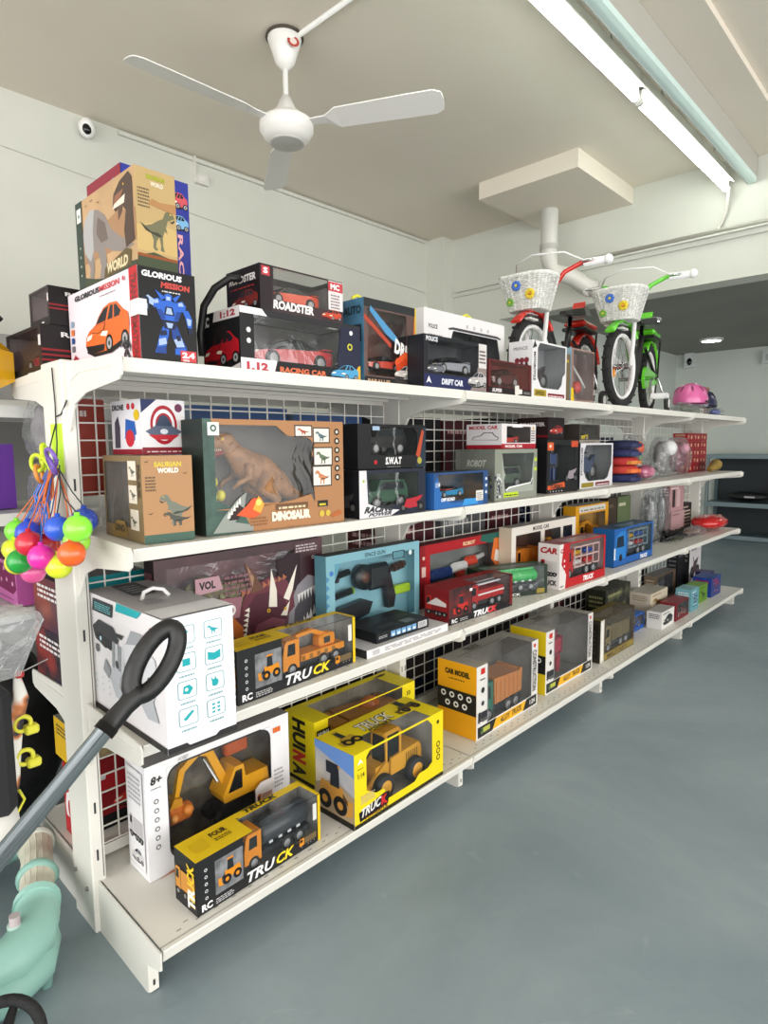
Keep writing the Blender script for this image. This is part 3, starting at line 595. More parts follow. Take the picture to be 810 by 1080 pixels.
def big_truck(label,x,y,rot,seed,lc,toy,name='dump_truck_toy_box'):
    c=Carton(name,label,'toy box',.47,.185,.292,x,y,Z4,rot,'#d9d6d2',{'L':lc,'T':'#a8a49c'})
    c.hole('F',.16,.18,.88,1.0); c.hole('T',.16,.0,.88,.62)
    p=c.pen('F'); p.rect(.16,.03,.9,.16,'#e0a81c'); p.poly([(0.02,.02),(.02,.17),(.3,.17),(.24,.02)],'#1d1d1f'); p.poly([(.74,.02),(.8,.17),(.98,.17),(.98,.02)],'#1d1d1f')
    p.text('ALLOY',.36,.06,.52,.14,'#3a2c10',.04,.2); p.text('TRUCK',.55,.06,.72,.14,'#3a2c10',.04,.2); p.text('1:24',.86,.06,.95,.13,'#e8e6e0',.02); pr_truck(p.sub(.06,.04,.2,.16),'#5a7a4a','#aab04a')
    p.rect(.06,.88,.12,.96,'#c02a20'); p.bars(.05,.8,.13,.84,1,'#555'); p.disc(.09,.66,.04,'#26282a'); p.disc(.09,.48,.035,'#3a3c40'); pr_truck(p.sub(.02,.22,.16,.4),'#2b2d31','#2b2d31')
    p.text('CONSTRUCTION',.9,.24,.97,.86,'#1f1f22',.03,0,-90); p.disc(.935,.93,.03,'#c02a20')
    p.rect(.155,.17,.165,.995,'#8b8d90'); p.rect(.875,.17,.885,.995,'#8b8d90')
    p=c.pen('T'); p.text('TRUCK',.3,.72,.5,.9,'#4a473e',.05,.2); p.rect(.1,.66,.8,.68,'#5c584c')
    p=c.pen('L'); p.rect(0,.33,1,.62,'#1b1b1d')
    for i in range(4): p.disc(.16+i*.22,.54,.042,'#e8e8e8'); p.disc(.16+i*.22,.54,.022,'#1b1b1d')
    for i in range(3): p.disc(.27+i*.22,.42,.042,'#e8e8e8'); p.disc(.27+i*.22,.42,.02,'#1b1b1d')
    if seed: p.text('CAR MODEL',.2,.82,.84,.9,'#3b2f10',.06); p.bars(.3,.76,.7,.79,1,'#5c4a14')
    rt=c.done(tray=noisemat('#6e6a66','#9a9690',7,.6),filmmat=FILMH)
    if toy=='dump': toy_truck(rt,.09,.09,.02,.30,.18,.12,'#1f6b57','dump','#c07a3c')
    else: toy_figure(rt,.24,.09,.02,.22,'#a8203c','#7a1830')
big_truck('upright box with orange side and window over a green and orange dump truck',1.303,-.338,1,1,'#e2a016','dump')
big_truck('upright box with yellow side and window over a magenta toy, right of dump truck box',1.875,-.312,0,0,'#e0c41a','fig','toy_robot_box')

# military vehicle box
c=Carton('army_vehicle_box','brown and black box with a tan army vehicle behind rounded film',
 'toy box',.436,.13,.226,2.432,-.315,Z4,0,'#2a2620',{'F':'#4c3f2c','T':'#6d5f2c'})
c.hole('F',.14,.2,.95,.98); c.hole('T',.1,0,.95,.7)
p=c.pen('F'); p.rect(.0,.0,.1,1,'#c9c6bd'); p.rect(.02,.05,.08,.95,'#e2e0d8'); p.rect(.1,.02,1,.16,'#8a7838'); p.text('MILITARY',.2,.04,.8,.13,'#26200f',.03)
p.bars(.11,.3,.15,.8,5,'#1a1a1a')
p=c.pen('L'); p.rect(.1,.1,.9,.9,'#15130f'); p.bars(.2,.2,.8,.8,6,'#3c3628')
rt=c.done(tray=noisemat('#4a3d2c','#76654a',9,.6),filmmat=FILMH); toy_truck(rt,.07,.06,.03,.33,.15,.1,'#7c6a3e','dump','#6a5c38')

def small(name,label,x,y,z,w,d,h,cols,rot=0,cat='toy box',win=None,toy=None,txt=None,group=None,pic=None):
    c=Carton(name,label,cat,w,d,h,x,y,z,rot,cols[0],{'L':cols[1],'T':cols[2]},group=group)
    p=c.pen('F')
    if group: c.root['group']=group
    if win: c.hole('F',*win)
    if pic: pic(p.sub(.12,.15,.88,.8))
    if txt:
        for (t,a,b_,c_,d_,col) in txt: p.text(t,a,b_,c_,d_,col,.03)
    if not txt and not win: p.bars(.1,.82,.6,.94,1,cols[3] if len(cols)>3 else '#e0e0e0')
    q=c.pen('L'); q.bars(.15,.6,.85,.9,3,cols[3] if len(cols)>3 else '#888'); 
    rt=c.done(filmmat=FILMH)
    if toy: toy(rt)
    return rt
small('camouflage_vehicle_box','dark camouflage green box standing behind the army vehicle box',2.9,-.13,Z4,.36,.12,.27,[noisemat('#1c2016','#55563a',12,.6,c='#12120f'),'#23261a','#3a3c2a','#8a8a60'])
small('flat_grey_box','flat grey box lying under a small cream box on the bottom shelf',3.3,-.22,Z4,.62,.15,.035,['#9a9ea2','#8a8c8e','#c4c4c2','#e4e4e2'])
small('dinosaur_figure_box','small cream box with a brown dinosaur picture, stacked on a flat grey box',3.42,-.2,Z4+.037,.3,.14,.13,['#c6bba4','#c9beae','#b9b3a6','#8a7a5c'],pic=lambda p: pr_dino(p,'#8a6a3c','#5c4424'))
small('car_model_box','small white box with black pictures at the front of the bottom shelf',3.241,-.335,Z4,.214,.09,.108,['#dad8d4','#d2d0cc','#a8a6a4','#444'],pic=lambda p: pr_car(p,'#3a3c40','#1d1e20'))
small('blue_car_box','small blue box with a toy car window, behind the small white box',2.98,-.23,Z4,.26,.1,.1,['#1f4fa0','#2a62b8','#3a6cb4','#d8d8e0'],win=(.2,.25,.95,.9),toy=lambda r: toy_car(r,.06,.05,.008,.18,'#2a5ac0'))
small('red_car_box','small dark red windowed toy car box in the bottom far bay',3.49,-.335,Z4,.24,.1,.115,['#6e1a24','#7c222c','#8c4a50','#e8d8d0'],win=(.1,.2,.95,.92),toy=lambda r: toy_car(r,.03,.05,.008,.19,'#a01c24'))
small('teal_toy_box','small pale teal box between the dark red and green boxes',3.79,-.33,Z4,.16,.1,.15,['#5f98a4','#6aa4ae','#86b2b8','#e0e8e8'],pic=lambda p: pr_robot(p,'#2a6a8a','#c8d8dc'))
small('wood_look_window_box','grey windowed box with brown edge in the bottom far bay',3.83,-.08,Z4,.4,.08,.2,['#5a4a3c','#7a6a58','#7c7a78','#c8b8a0'],win=(.1,.12,.86,.92),toy=lambda r: toy_bike(r,.1,.04,.01,.2,'#6a6e74'))
small('green_toy_box','small lime green box on the bottom shelf beside blue box',4.066,-.30,Z4,.18,.1,.122,['#5f8c2a','#6d9c34','#7aa642','#223010'],pic=lambda p: pr_dino(p,'#2a4a1c','#1a2c12'))
small('blue_spider_box','small blue and red box at the far end of the bottom shelf',4.30,-.31,Z4,.23,.13,.142,['#27407e','#1f3a8c','#2c4a90','#c02838'],pic=lambda p: pr_robot(p,'#a02438','#5a78c0'))
small('tall_black_box','tall black box behind the green box in the bottom far bay',4.30,-.07,Z4,.16,.08,.33,['#141417','#1a1a1d','#222','#6a6a70'])
small('motorbike_picture_box','white box with dark motorbike picture, standing behind the blue box',4.47,-.1,Z4,.27,.09,.36,['#d6d2d2','#1c1c1e','#555','#777'],pic=lambda p: (p.rect(-.05,-.05,1.05,1.05,'#c8c4c6'),pr_moto(p.sub(.05,.1,.95,.9),'#4a3a40')))
small('small_purple_box','tiny dark purple box last on the bottom shelf',4.62,-.2,Z4,.13,.1,.12,['#3a2a5a','#2a2048','#4a3a6a','#b06080'])

# ===== third shelf =====
c=Carton('robot_dog_box','large white box with teal icons and robot dog picture, carry handle on top','toy box',.171,.42,.299,.021,-.434,Z3,0,'#e2e6ec',{'T':'#a9a5a6','L':'#dfdcde'})
p=c.pen('F'); p.poly([(0,0),(1,0),(1,.045),(.74,.045),(.68,.02),(.3,.02),(.26,.045),(0,.045)],'#2c2a2b')
tl='#1fa0a8'
for r_ in range(4):
    for q in range(2):
        a=.16+q*.4; b_=.79-r_*.205; g_='#6b9aa2'
        s_=p.sub(a,b_,a+.27,b_+.135)
        s_.poly([(.0,.1),(.08,0),(.92,0),(1,.1),(1,.9),(.92,1),(.08,1),(0,.9)],g_); s_.poly([(.04,.12),(.1,.04),(.9,.04),(.96,.12),(.96,.88),(.9,.96),(.1,.96),(.04,.88)],'#e6eaee')
        k=(r_*2+q)
        if k==1: pr_dino(s_.sub(.15,.2,.85,.8),tl,tl)
        elif k==2: s_.rect(.3,.3,.7,.7,tl)
        elif k==3: s_.poly([(.15,.3),(.5,.2),(.85,.3),(.85,.75),(.5,.62),(.15,.75)],tl)
        elif k==0: s_.text('?',.35,.2,.65,.8,tl,.05)
        elif k==4: s_.poly([(.25,.3),(.6,.2),(.8,.5),(.6,.75),(.3,.7)],tl); s_.disc(.45,.5,.1,'#e6eaee')
        elif k==5: s_.disc(.5,.42,.22,tl); s_.poly([(.25,.8),(.35,.4),(.5,.5)],tl); s_.poly([(.5,.85),(.45,.5),(.6,.5)],tl)
        elif k==6: s_.poly([(.2,.4),(.4,.3),(.8,.7),(.7,.8)],tl); s_.rect(.3,.25,.34,.35,tl)
        else:
            for i in range(3):
                for j in range(2): s_.rect(.28+j*.28,.2+i*.22,.44+j*.28,.32+i*.22,tl)
        p.bars(a+.03,b_-.04,a+.24,b_-.015,1,'#7fa6ac')
p=c.pen('L'); p.poly([(0,0),(1,0),(1,.05),(0,.05)],'#2b2a2b')
p.poly([(.12,.86),(.14,.97),(.42,.97),(.4,.86)],'#2a3136'); p.bars(.16,.88,.38,.95,4,'#5fb4ba'); p.poly([(.45,.93),(.47,1),(.78,1),(.72,.94)],'#1fa0a8'); p.text('5CC',.86,.84,.96,.91,'#c8382c',.03)
p.bars(.86,.81,.96,.835,1,'#c8382c')
def rdog(p):
    p.poly([(.05,.7),(.02,.82),(.12,.92),(.34,.9),(.42,.78),(.36,.66),(.2,.62)],'#35383c'); p.poly([(.06,.68),(.3,.62),(.34,.72),(.1,.78)],'#1d2024'); p.disc(.14,.71,.025,'#bfe0f4'); p.poly([(.3,.84),(.5,.86),(.46,.8)],'#35383c')
    for i in range(5): p.poly([(.3+i*.045,.44),(.32+i*.045,.74-i*.01),(.36+i*.045,.74-i*.01),(.34+i*.045,.44)],'#c6c8cc'if i%2 else '#8f9398')
    p.poly([(.5,.5),(.48,.78),(.7,.86),(.9,.76),(.94,.5),(.7,.42)],'#cfd1d5'); p.poly([(.52,.78),(.6,.95),(.78,.96),(.72,.84)],'#9a9da3')
    p.poly([(.3,.45),(.26,.3),(.34,.12),(.46,.1),(.4,.3),(.46,.44)],'#b9bcc2'); p.poly([(.72,.44),(.66,.26),(.78,.1),(.92,.12),(.86,.3),(.92,.5)],'#b0b3b9'); p.disc(.38,.5,.045,'#46494f'); p.disc(.82,.5,.05,'#46494f'); p.disc(.08,.58,.05,'#5a5d62')
    p.poly([(.2,.5),(.16,.36),(.24,.28),(.28,.4)],'#8d9096'); p.poly([(.56,.36),(.6,.2),(.7,.22),(.66,.38)],'#5d6066')
rdog(p.sub(.1,.12,1.0,.86)); 
for i in range(9): p.disc(.14+(i%3)*.09,.2+(i//3)*.055,.008,'#6fb4ba')
p=c.pen('T'); p.poly([(.3,.6),(.34,.95),(.72,.95),(.68,.6)],'#3a3a3c'); p.bars(.36,.66,.64,.9,4,'#8a8a8a'); p.rect(0,0,1,.2,'#cfcdcf'); p.bars(.2,.35,.5,.5,2,'#8a8688')
rt=c.done()
m=MB(); m.tube([(.05,.2,.299),(.06,.21,.315),(.085,.215,.321),(.11,.21,.315),(.12,.2,.299)],.005,mat('#ececec'),8); m.build('handle',rt)
# teal box behind, rear half
small('teal_robot_box','box with teal and black side squeezed behind the white robot dog box',.03,.085,Z3,.2,.2,.31,['#1fa0a8',noisemat('#1fa0a8','#26292c',8,.5,c='#e0e4e6',lo=.42,hi=.58),'#888','#e8e8e8'])

# triceratops box
c=Carton('triceratops_toy_box','large dark maroon box with triceratops head picture and film window','toy box',.605,.058,.352,.195,-.043,Z3,0,noisemat('#3c2026','#5a3238',5,.4),{'T':'#3a2a2c','L':'#2c1c20'})
c.hole('F',.06,.3,.84,.92)
p=c.pen('F'); p.poly([(.84,.92),(.84,.5),(.7,.6),(.68,.84)],'#2e1c22'); p.poly([(.06,.3),(.06,.52),(.3,.42),(.48,.5),(.5,.3)],'#5a2c34')
h=p.sub(.46,.03,1.0,.9)
h.poly([(.52,.1),(.56,.42),(.66,.62),(.8,.72),(.96,.66),(.99,.4),(.97,.1),(.8,.04)],'#8e8a90'); h.poly([(.6,.14),(.62,.36),(.72,.5),(.84,.56),(.96,.5),(.96,.14)],'#4c484e')
for i in range(7): h.poly([(.62+i*.045,.1+i*.03),(.65+i*.045,.2+i*.035),(.68+i*.045,.12+i*.03)],'#dedad6'); h.poly([(.66+i*.04,.52+i*.012),(.68+i*.04,.42+i*.012),(.70+i*.04,.53+i*.012)],'#dedad6')
h.poly([(.04,.3),(.0,.55),(.06,.7),(.18,.72),(.3,.78),(.5,.74),(.6,.6),(.62,.4),(.5,.3)],'#6a3440'); 
for i in range(9): h.poly([(.0+i*.06,.62+i*.012),(.0+i*.06,.70+i*.01),(.05+i*.06,.66+i*.01)],'#a86a4a')
h.poly([(.06,.3),(.05,.5),(.16,.62),(.34,.62),(.48,.54),(.54,.36),(.48,.2),(.34,.12),(.14,.12)],'#512733'); h.poly([(.1,.16),(.16,.3),(.34,.34),(.5,.28),(.46,.16),(.3,.08)],'#7c4652'); h.poly([(.16,.14),(.2,.22),(.36,.24),(.44,.18),(.3,.1)],'#2c1218')
h.poly([(.1,.64),(.04,.98),(.16,.82),(.24,.66)],'#6c4a3a'); h.poly([(.12,.7),(.06,.94),(.14,.8)],'#a88468')
h.poly([(.3,.46),(.34,.86),(.4,.62),(.4,.44)],'#ece4d6'); h.poly([(.48,.52),(.66,.86),(.6,.6),(.55,.48)],'#ece4d6'); h.poly([(.44,.34),(.56,.48),(.52,.32)],'#ece4d6'); h.disc(.3,.42,.022,'#e0b030'); h.disc(.3,.42,.01,'#141010'); h.disc(.5,.4,.018,'#e0b030')
for i in range(8): h.poly([(.02+i*.008,.1+i*.05),(-.035+i*.008,.13+i*.05),(.02+i*.008,.15+i*.05)],'#e8e2d4')
p.poly([(.33,.0),(.33,.34),(.4,.42),(.46,.3),(.46,.0)],'#b8642a'); p.poly([(.36,0),(.4,.25),(.46,.1),(.46,0)],'#3a2428')
p.rect(.8,.88,.97,.98,'#5c4448'); p.bars(.81,.89,.96,.97,3,'#c8bcbc'); p.disc(.93,.82,.018,'#e0dcd8'); p.disc(.93,.82,.01,'#3a2024')
p.poly([(.2,.66),(.2,.8),(.33,.8),(.35,.68)],'#c49aa4'); p.text('VOL',.22,.7,.31,.77,'#26181c',.05); p.bars(.36,.62,.52,.8,4,'#8a6068')
p.poly([(.24,.42),(.3,.6),(.46,.58),(.44,.4)],'#9a6a74'); p.text('DINO',.27,.45,.42,.55,'#ece6e4',.05,.2,0,-.03)
p=c.pen('L'); p.rect(.1,.1,.9,.9,'#6a3c44')
rt=c.done(tray=noisemat('#6a2e30','#8a4a44',6,.5,c='#4a1c24')); o=toy_dino(rt,.1,.028,.12,.36,.16,'#7a7a3c','#5a3a30'); o.scale=(1,.42,1)

# toy gun box
c=Carton('toy_blaster_box','pale blue open-front box holding a black toy blaster set','toy box',.475,.058,.298,.748,-.122,Z3,0,'#7fb0bc',{'T':'#20262c','L':'#6aa0b0'})
c.hole('F',.08,.08,.94,.9)
p=c.pen('F'); p.poly([(0,0),(0,.08),(1,.08),(1,0)],'#7fb0bc'); p.poly([(.08,.9),(.08,.7),(.14,.9)],'#5f98aa'); p.rect(.68,.82,.82,.92,'#1d242a'); p.rect(.69,.83,.81,.91,'#5a8a96'); p.disc(.89,.87,.03,'#d8e4e4'); p.text('SPACE GUN',.38,.915,.6,.965,'#20343c',.02); p.disc(.05,.1,.035,'#c8cc30'); p.disc(.05,.8,.03,'#3f78c0'); p.disc(.05,.2,.02,'#c8cc30')
for i in range(5): p.poly([(.0,.3+i*.1),(.03,.34+i*.1),(.0,.38+i*.1)],'#4a8ab0')
p.poly([(.44,.08),(.5,.17),(.7,.17),(.76,.08)],'#93c0c8')
rt=c.done(tray=noisemat('#6fa2b2','#86b6c2',5,.4),filmmat=film('#dfe9ee',.9,.1,5))
m=MB(); b_=mat('#15191e',.35)
m.box(.22,.015,.14,.33,.045,.235,b_,bev=.012); m.lathe([(0,-.014),(.045,-.014),(.045,.014),(0,.014)],b_,(.2,.03,.195),'y',24); m.lathe([(0,-.016),(.02,-.016),(.02,.0)],mat('#5a3c30'),(.2,.03,.195),'y',18)
m.prism([(.3,.17),(.33,.2),(.36,.1),(.35,.06),(.32,.06),(.315,.12)],'y',.018,.042,b_); m.cyl((.33,.03,.2),(.42,.03,.215),.011,mat('#3a2620'),10)
for i in range(3): m.cyl((.36+i*.02,.03,.205+i*.003),(.368+i*.02,.03,.206+i*.003),.016,mat('#5a3a2c'),12)
m.build('toy_blaster',rt)
m=MB(); m.cyl((.05,.03,.215),(.13,.03,.225),.012,b_,12); m.box(.06,.02,.195,.08,.04,.24,b_,bev=.004); m.build('toy_scope',rt)
m=MB(); m.cyl((.05,.03,.145),(.14,.03,.155),.012,b_,12); m.cyl((.14,.03,.155),(.148,.03,.156),.013,mat('#8ab83a'),12); m.build('toy_silencer',rt)
m=MB(); m.prism([(.05,.05),(.06,.1),(.2,.115),(.24,.1),(.22,.06),(.12,.04)],'y',.02,.045,b_); m.build('toy_stock',rt)
m=MB(); m.box(.36,.02,.1,.45,.045,.135,mat('#9ec22e'),bev=.006); m.build('dart_magazine',rt)

c=Carton('flat_white_box','long flat white box lying at shelf edge under a flat black box','toy box',.41,.15,.027,.736,-.322,Z3,0,'#dcdadb',{'L':'#2a2a2c','T':'#cfcdce'})
p=c.pen('F'); p.bars(.2,.3,.9,.8,3,'#8e8c90'); p.rect(.06,.2,.14,.8,'#b8b6ba'); c.done()
c=Carton('flat_black_box','flat black box with blue pictures lying on a flat white box','toy box',.262,.12,.034,.802,-.300,Z3+.0285,0,'#17191c',{'T':'#2a2c30'})
p=c.pen('F'); 
for i in range(5): p.rect(.26+i*.1,.25,.345+i*.1,.8,'#6a9cc8'); p.rect(.28+i*.1,.3,.33+i*.1,.55,'#d4e2ee')
p.rect(.78,.2,.96,.85,'#c8c8ca'); p.bars(.8,.3,.94,.8,4,'#55565a'); p.bars(.04,.4,.2,.7,2,'#b0b0b4')
p=c.pen('T'); p.rect(.2,.15,.5,.5,'#3c4046'); p.rect(.6,.1,.8,.4,'#6e747c'); p.bars(.1,.6,.9,.9,4,'#4a4e55'); c.done()
small('black_stick_box','slim black carton lying at the foot of the pale blue blaster box',.78,-.172,Z3+.029,.30,.045,.028,['#1c1e20','#202224','#2b2d30','#6a6a6a'])

# big red box
c=Carton('red_weapon_box','long red box with a grey window and blue white red toy inside','toy box',.63,.06,.258,1.30,-.0615,Z3,0,'#a81c24',{'T':'#5a1418','L':'#7c1a20'})
c.hole('F',.1,.25,.76,.84)
p=c.pen('F'); p.text('ROBOT',.46,.87,.6,.94,'#e8c89c',.04); p.rect(.0,.0,.05,1,'#8c1820'); p.disc(.035,.8,.03,'#e0c0b0'); p.rect(.015,.5,.055,.66,'#d8b8b0')
p.poly([(.68,1),(.66,.9),(.76,.84),(.9,.82),(1,.9),(1,1)],'#1c5a50'); p.poly([(.76,.25),(.76,.84),(.9,.82),(1,.6),(1,0),(.8,0)],'#20181c'); p.poly([(.84,.9),(.8,.55),(.9,.3),(.98,.6),(.94,.9)],'#d06a28'); p.poly([(.86,.7),(.84,.5),(.92,.44),(.95,.62)],'#d8d0c8'); p.poly([(0,0),(0,.22),(.2,.12),(.6,.1),(.8,0)],'#8c1820')
rt=c.done(tray=noisemat('#5f6462','#7c807e',4,.5))
m=MB(); m.box(.1,.02,.09,.25,.045,.14,mat('#1c3570'),bev=.012); m.box(.24,.018,.105,.36,.045,.15,mat('#dcdcdc'),bev=.012); m.box(.34,.02,.12,.44,.045,.165,mat('#c8402c'),bev=.012); m.cyl((.42,.03,.15),(.48,.03,.16),.012,mat('#dcdcdc')); m.prism([(.28,.11),(.3,.06),(.33,.06),(.33,.11)],'y',.02,.04,mat('#c8402c')); m.build('toy_robot_weapon',rt)

def redtruck():
    c=Carton('fire_truck_toy_box','dark red and black windowed box with red fire truck on the third shelf','toy box',.408,.12,.134,1.193,-.29,Z3,-2,'#17171a',{'T':'#8a1e22','L':'#7a1a1e'})
    c.hole('F',.34,.17,.95,.98); c.hole('T',.42,0,.95,.6)
    p=c.pen('F'); p.rect(.0,.18,.33,1,noisemat('#6a1a1c','#1c1416',20,.4)); pr_loader(p.sub(.06,.25,.28,.8),'#b02a24','#2c1416'); p.text('RC',.04,.03,.12,.15,'#eee',.03); p.bars(.16,.04,.28,.14,2,'#a8a8a8'); p.text('TRUCK',.36,.02,.74,.2,'#ececec',.05,.25); p.text('CK',.58,.02,.74,.2,'#d02228',.06,.25); p.rect(.95,.05,1,.95,'#6a1a1c'); p.rect(.3,.82,.34,.9,'#e8e4e0')
    p=c.pen('L'); pr_truck(p.sub(.05,.2,.95,.85),'#b02a24','#8c2020'); p.poly([(.1,.5),(.5,.72),(.9,.6),(.9,.5)],'#d8d0cc')
    rt=c.done(tray=noisemat('#4a3034','#8a7a78',9,.6)); toy_truck(rt,.145,.06,.02,.24,.105,.08,'#a81c1e','fire','#a81c1e')
redtruck()
c=Carton('green_truck_toy_box','windowed box with bright green tanker truck, turned slightly on the shelf','toy box',.36,.095,.13,1.562,-.166,Z3,-21.9,'#1c2a20',{'T':'#1e4a2a','L':'#17301f'})
c.hole('F',.1,.14,.95,.98); c.hole('T',.1,0,.95,.7); p=c.pen('F'); p.text('TRUCK',.3,.02,.6,.12,'#d8d8d0',.03); p.rect(.84,.03,.96,.2,'#8a7a30')
rt=c.done(tray=noisemat('#4a544c','#7c867c',9,.6)); toy_truck(rt,.05,.05,.018,.28,.1,.075,'#1e8a3c','tank','#1ea044')

c=Carton('orange_digger_toy_box','long white box with two windows and orange diggers, against the grid','toy box',.63,.068,.28,1.866,-.132,Z3,0,'#ded8ce',{'T':'#a8a49c','L':'#d8c8b0'})
c.hole('F',.06,.08,.94,.86); p=c.pen('F'); p.rect(.42,.08,.48,.86,'#ded8ce'); p.text('MODEL CAR',.3,.89,.55,.96,'#3a3838',.03); p.rect(.74,.08,.78,.86,'#ded8ce'); p.poly([(.06,.08),(.06,.3),(.14,.08)],'#d8882a')
rt=c.done(tray=noisemat('#4a2e1c','#2a2220',6,.6)); toy_truck(rt,.05,.035,.03,.21,.15,.06,'#d07a1e','dump','#d07a1e'); toy_loader(rt,.32,.035,.03,.14,.16,.055,'#e0a01c'); m=MB(); m.ell((.54,.03,.12),(.04,.02,.07),mat('#26262a'),10,8); m.build('toy_tyre_stack',rt)

c=Carton('car_carrier_toy_box','red and white windowed box with a red car carrier truck','toy box',.445,.11,.209,1.972,-.318,Z3,-2,'#b01c22',{'T':'#8e4448','L':'#dcd6d2'})
c.hole('F',.2,.2,.96,.97); c.hole('T',.25,0,.95,.7)
p=c.pen('F'); p.poly([(.0,.0),(0,1),(.08,1),(.04,.55),(.14,.3),(.12,.0)],'#d6d0cc'); p.text('CAR',.02,.8,.18,.9,'#a81c22',.05,.2); p.text('TRUCK',.5,.04,.74,.16,'#ececec',.05,.25); p.bars(.02,.04,.1,.12,1,'#666')
for i in range(3): p.disc(.1,.62-i*.12,.03,'#e8d8d8')
p=c.pen('L'); p.text('CAR',.1,.78,.9,.92,'#a81c22',.05,.2); p.text('TRUCK',.1,.08,.9,.2,'#2a2a2c',.05); pr_truck(p.sub(.1,.28,.9,.7),'#a81c22','#c8c4c0')
rt=c.done(tray=noisemat('#7c5c5c','#b09a98',7,.6)); toy_truck(rt,.07,.055,.03,.34,.15,.08,'#b01c22','carrier','#c8a8a4')

c=Carton('blue_truck_toy_box','blue windowed box with a blue truck in the middle of the third shelf','toy box',.52,.12,.207,2.63,-.288,Z3,-1,'#1e58a0',{'T':'#2c4a6a','L':'#1c5a98'})
c.hole('F',.3,.2,.96,.95); c.hole('T',.3,0,.95,.7)
p=c.pen('F'); p.poly([(0.02,.18),(.04,.8),(.16,.92),(.27,.9),(.28,.18)],'#2a78c0'); p.poly([(.05,.5),(.07,.78),(.22,.8),(.24,.5)],'#15283c'); p.rect(.0,.2,.03,.5,'#e8e8ea'); p.disc(.16,.22,.1,'#14161a'); p.text('TRUCK',.66,.03,.86,.14,'#e8e8ea',.05,.25); p.rect(0,0,1,.02,'#16304c')
rt=c.done(tray=noisemat('#3c5668','#6a8494',8,.6)); toy_truck(rt,.12,.06,.03,.36,.15,.09,'#2468b0','carrier','#7a8a94')

c=Carton('yellow_crane_toy_box','yellow windowed box with orange crane lorry against the grid','toy box',.42,.075,.318,2.62,-.07,Z3,0,'#d89a1c',{'T':'#b8b4ac'})
c.hole('F',.1,.16,.9,.84); p=c.pen('F'); p.rect(.1,.87,.9,.97,'#d6d4d0'); p.bars(.15,.89,.85,.95,1,'#8a8070')
rt=c.done(tray=noisemat('#8a6a30','#c0923c',6,.6)); toy_truck(rt,.05,.035,.06,.32,.16,.06,'#e0961c','crane','#e0961c')

# ===== second shelf =====
c=Carton('dinosaur_toy_box','brown card box with film side and grey dinosaur picture, on second shelf end','toy box',.12,.25,.2,.052,-.306,Z2,-4,'#a98058',{'T':'#6d6156','L':'#7d6a4a'})
c.hole('L',.04,.16,.66,.93)
p=c.pen('F'); p.rect(0,0,1,.1,'#3f5c50'); p.text('SAURIAN',.24,.87,.78,.93,'#c8b020',.05); p.text('WORLD',.3,.8,.72,.86,'#e8e0d0',.05); pr_dino(p.sub(.3,.2,.98,.62),'#6f7468','#3d4038'); pr_dino(p.sub(.36,.18,.95,.38),'#4a4c44','#2c2e28'); p.bars(.06,.6,.26,.78,5,'#5c4a34'); 
for (a,b_) in ((.14,.33),(.1,.92),(.85,.78)): p.poly([(a-.06,b_+.02),(a,b_),(a+.06,b_+.03),(a,b_+.012)],'#3c3020')
p=c.pen('L'); p.rect(.68,.72,.88,.94,'#ddd4c4'); p.rect(.68,.45,.88,.66,'#ddd4c4'); p.rect(.7,.14,.9,.38,'#ddd4c4')
for b_ in (.76,.49,.18): pr_dino(p.sub(.7,b_,.87,b_+.14),'#6a6a5c','#44443a')
p.poly([(.2,.0),(.2,.12),(.34,.22),(.56,.22),(.6,.04)],'#8a7038'); p.text('DINO',.28,.08,.54,.18,'#2c2410',.06,.0); p.text('PARK',.9,.5,.96,.9,'#4a3a26',.04,0,-90)
rt=c.done(tray=noisemat('#5a5048','#8a7e70',7,.6),filmmat=film('#dfe2e2',.72,.6,10)); o=toy_dino(rt,.06,.23,.015,.19,.15,'#5c564a','#3c382f'); o.rotation_euler=(0,0,R(-90))

c=Carton('shield_drone_box','white box with round red and blue shield saucer picture, on the brown dinosaur box','toy box',.118,.15,.134,.112,-.19,Z2+.2015,3,'#e4e2e4',{'T':'#b8b6b8','L':'#dedce0'})
p=c.pen('F'); p.rect(0,0,1,.13,'#8a2430'); p.bars(.1,.04,.9,.08,1,'#e8d8d8'); p.poly([(0,.75),(0,1),(.35,1)],'#26305c'); p.disc(.5,.54,.27,'#a81c2c',28,.36); p.disc(.5,.54,.22,'#e6e6ea',28,.29); p.disc(.5,.54,.17,'#a81c2c',28,.22); p.disc(.5,.56,.12,'#28406c',24,.16)
p.poly([(.08,.42),(.3,.52),(.7,.52),(.92,.42),(.7,.3),(.3,.3)],'#5a6478'); p.poly([(.14,.36),(.86,.36),(.7,.27),(.3,.27)],'#c02c38'); p.poly([(.3,.52),(.42,.7),(.58,.7),(.7,.52)],'#39465c'); p.disc(.5,.42,.08,'#d8dce4',14,.05); p.disc(.85,.86,.08,'#6a2c4c',12,.08)
p=c.pen('L'); p.rect(0,0,1,.1,'#8a2430'); p.text('DRONE',.05,.82,.45,.93,'#2c2c34',.04); p.disc(.6,.88,.06,'#c02c38'); p.disc(.76,.88,.06,'#c02c38'); p.poly([(.1,.12),(.12,.6),(.24,.72),(.3,.5),(.28,.12)],'#4a4450'); p.poly([(.45,.3),(.5,.66),(.8,.6),(.85,.3),(.65,.2)],'#2c5ca8'); p.disc(.62,.3,.16,'#c02c38'); p.disc(.86,.72,.1,'#d8b41c'); p.rect(.8,.16,.94,.36,'#f0f0f0')
c.done()

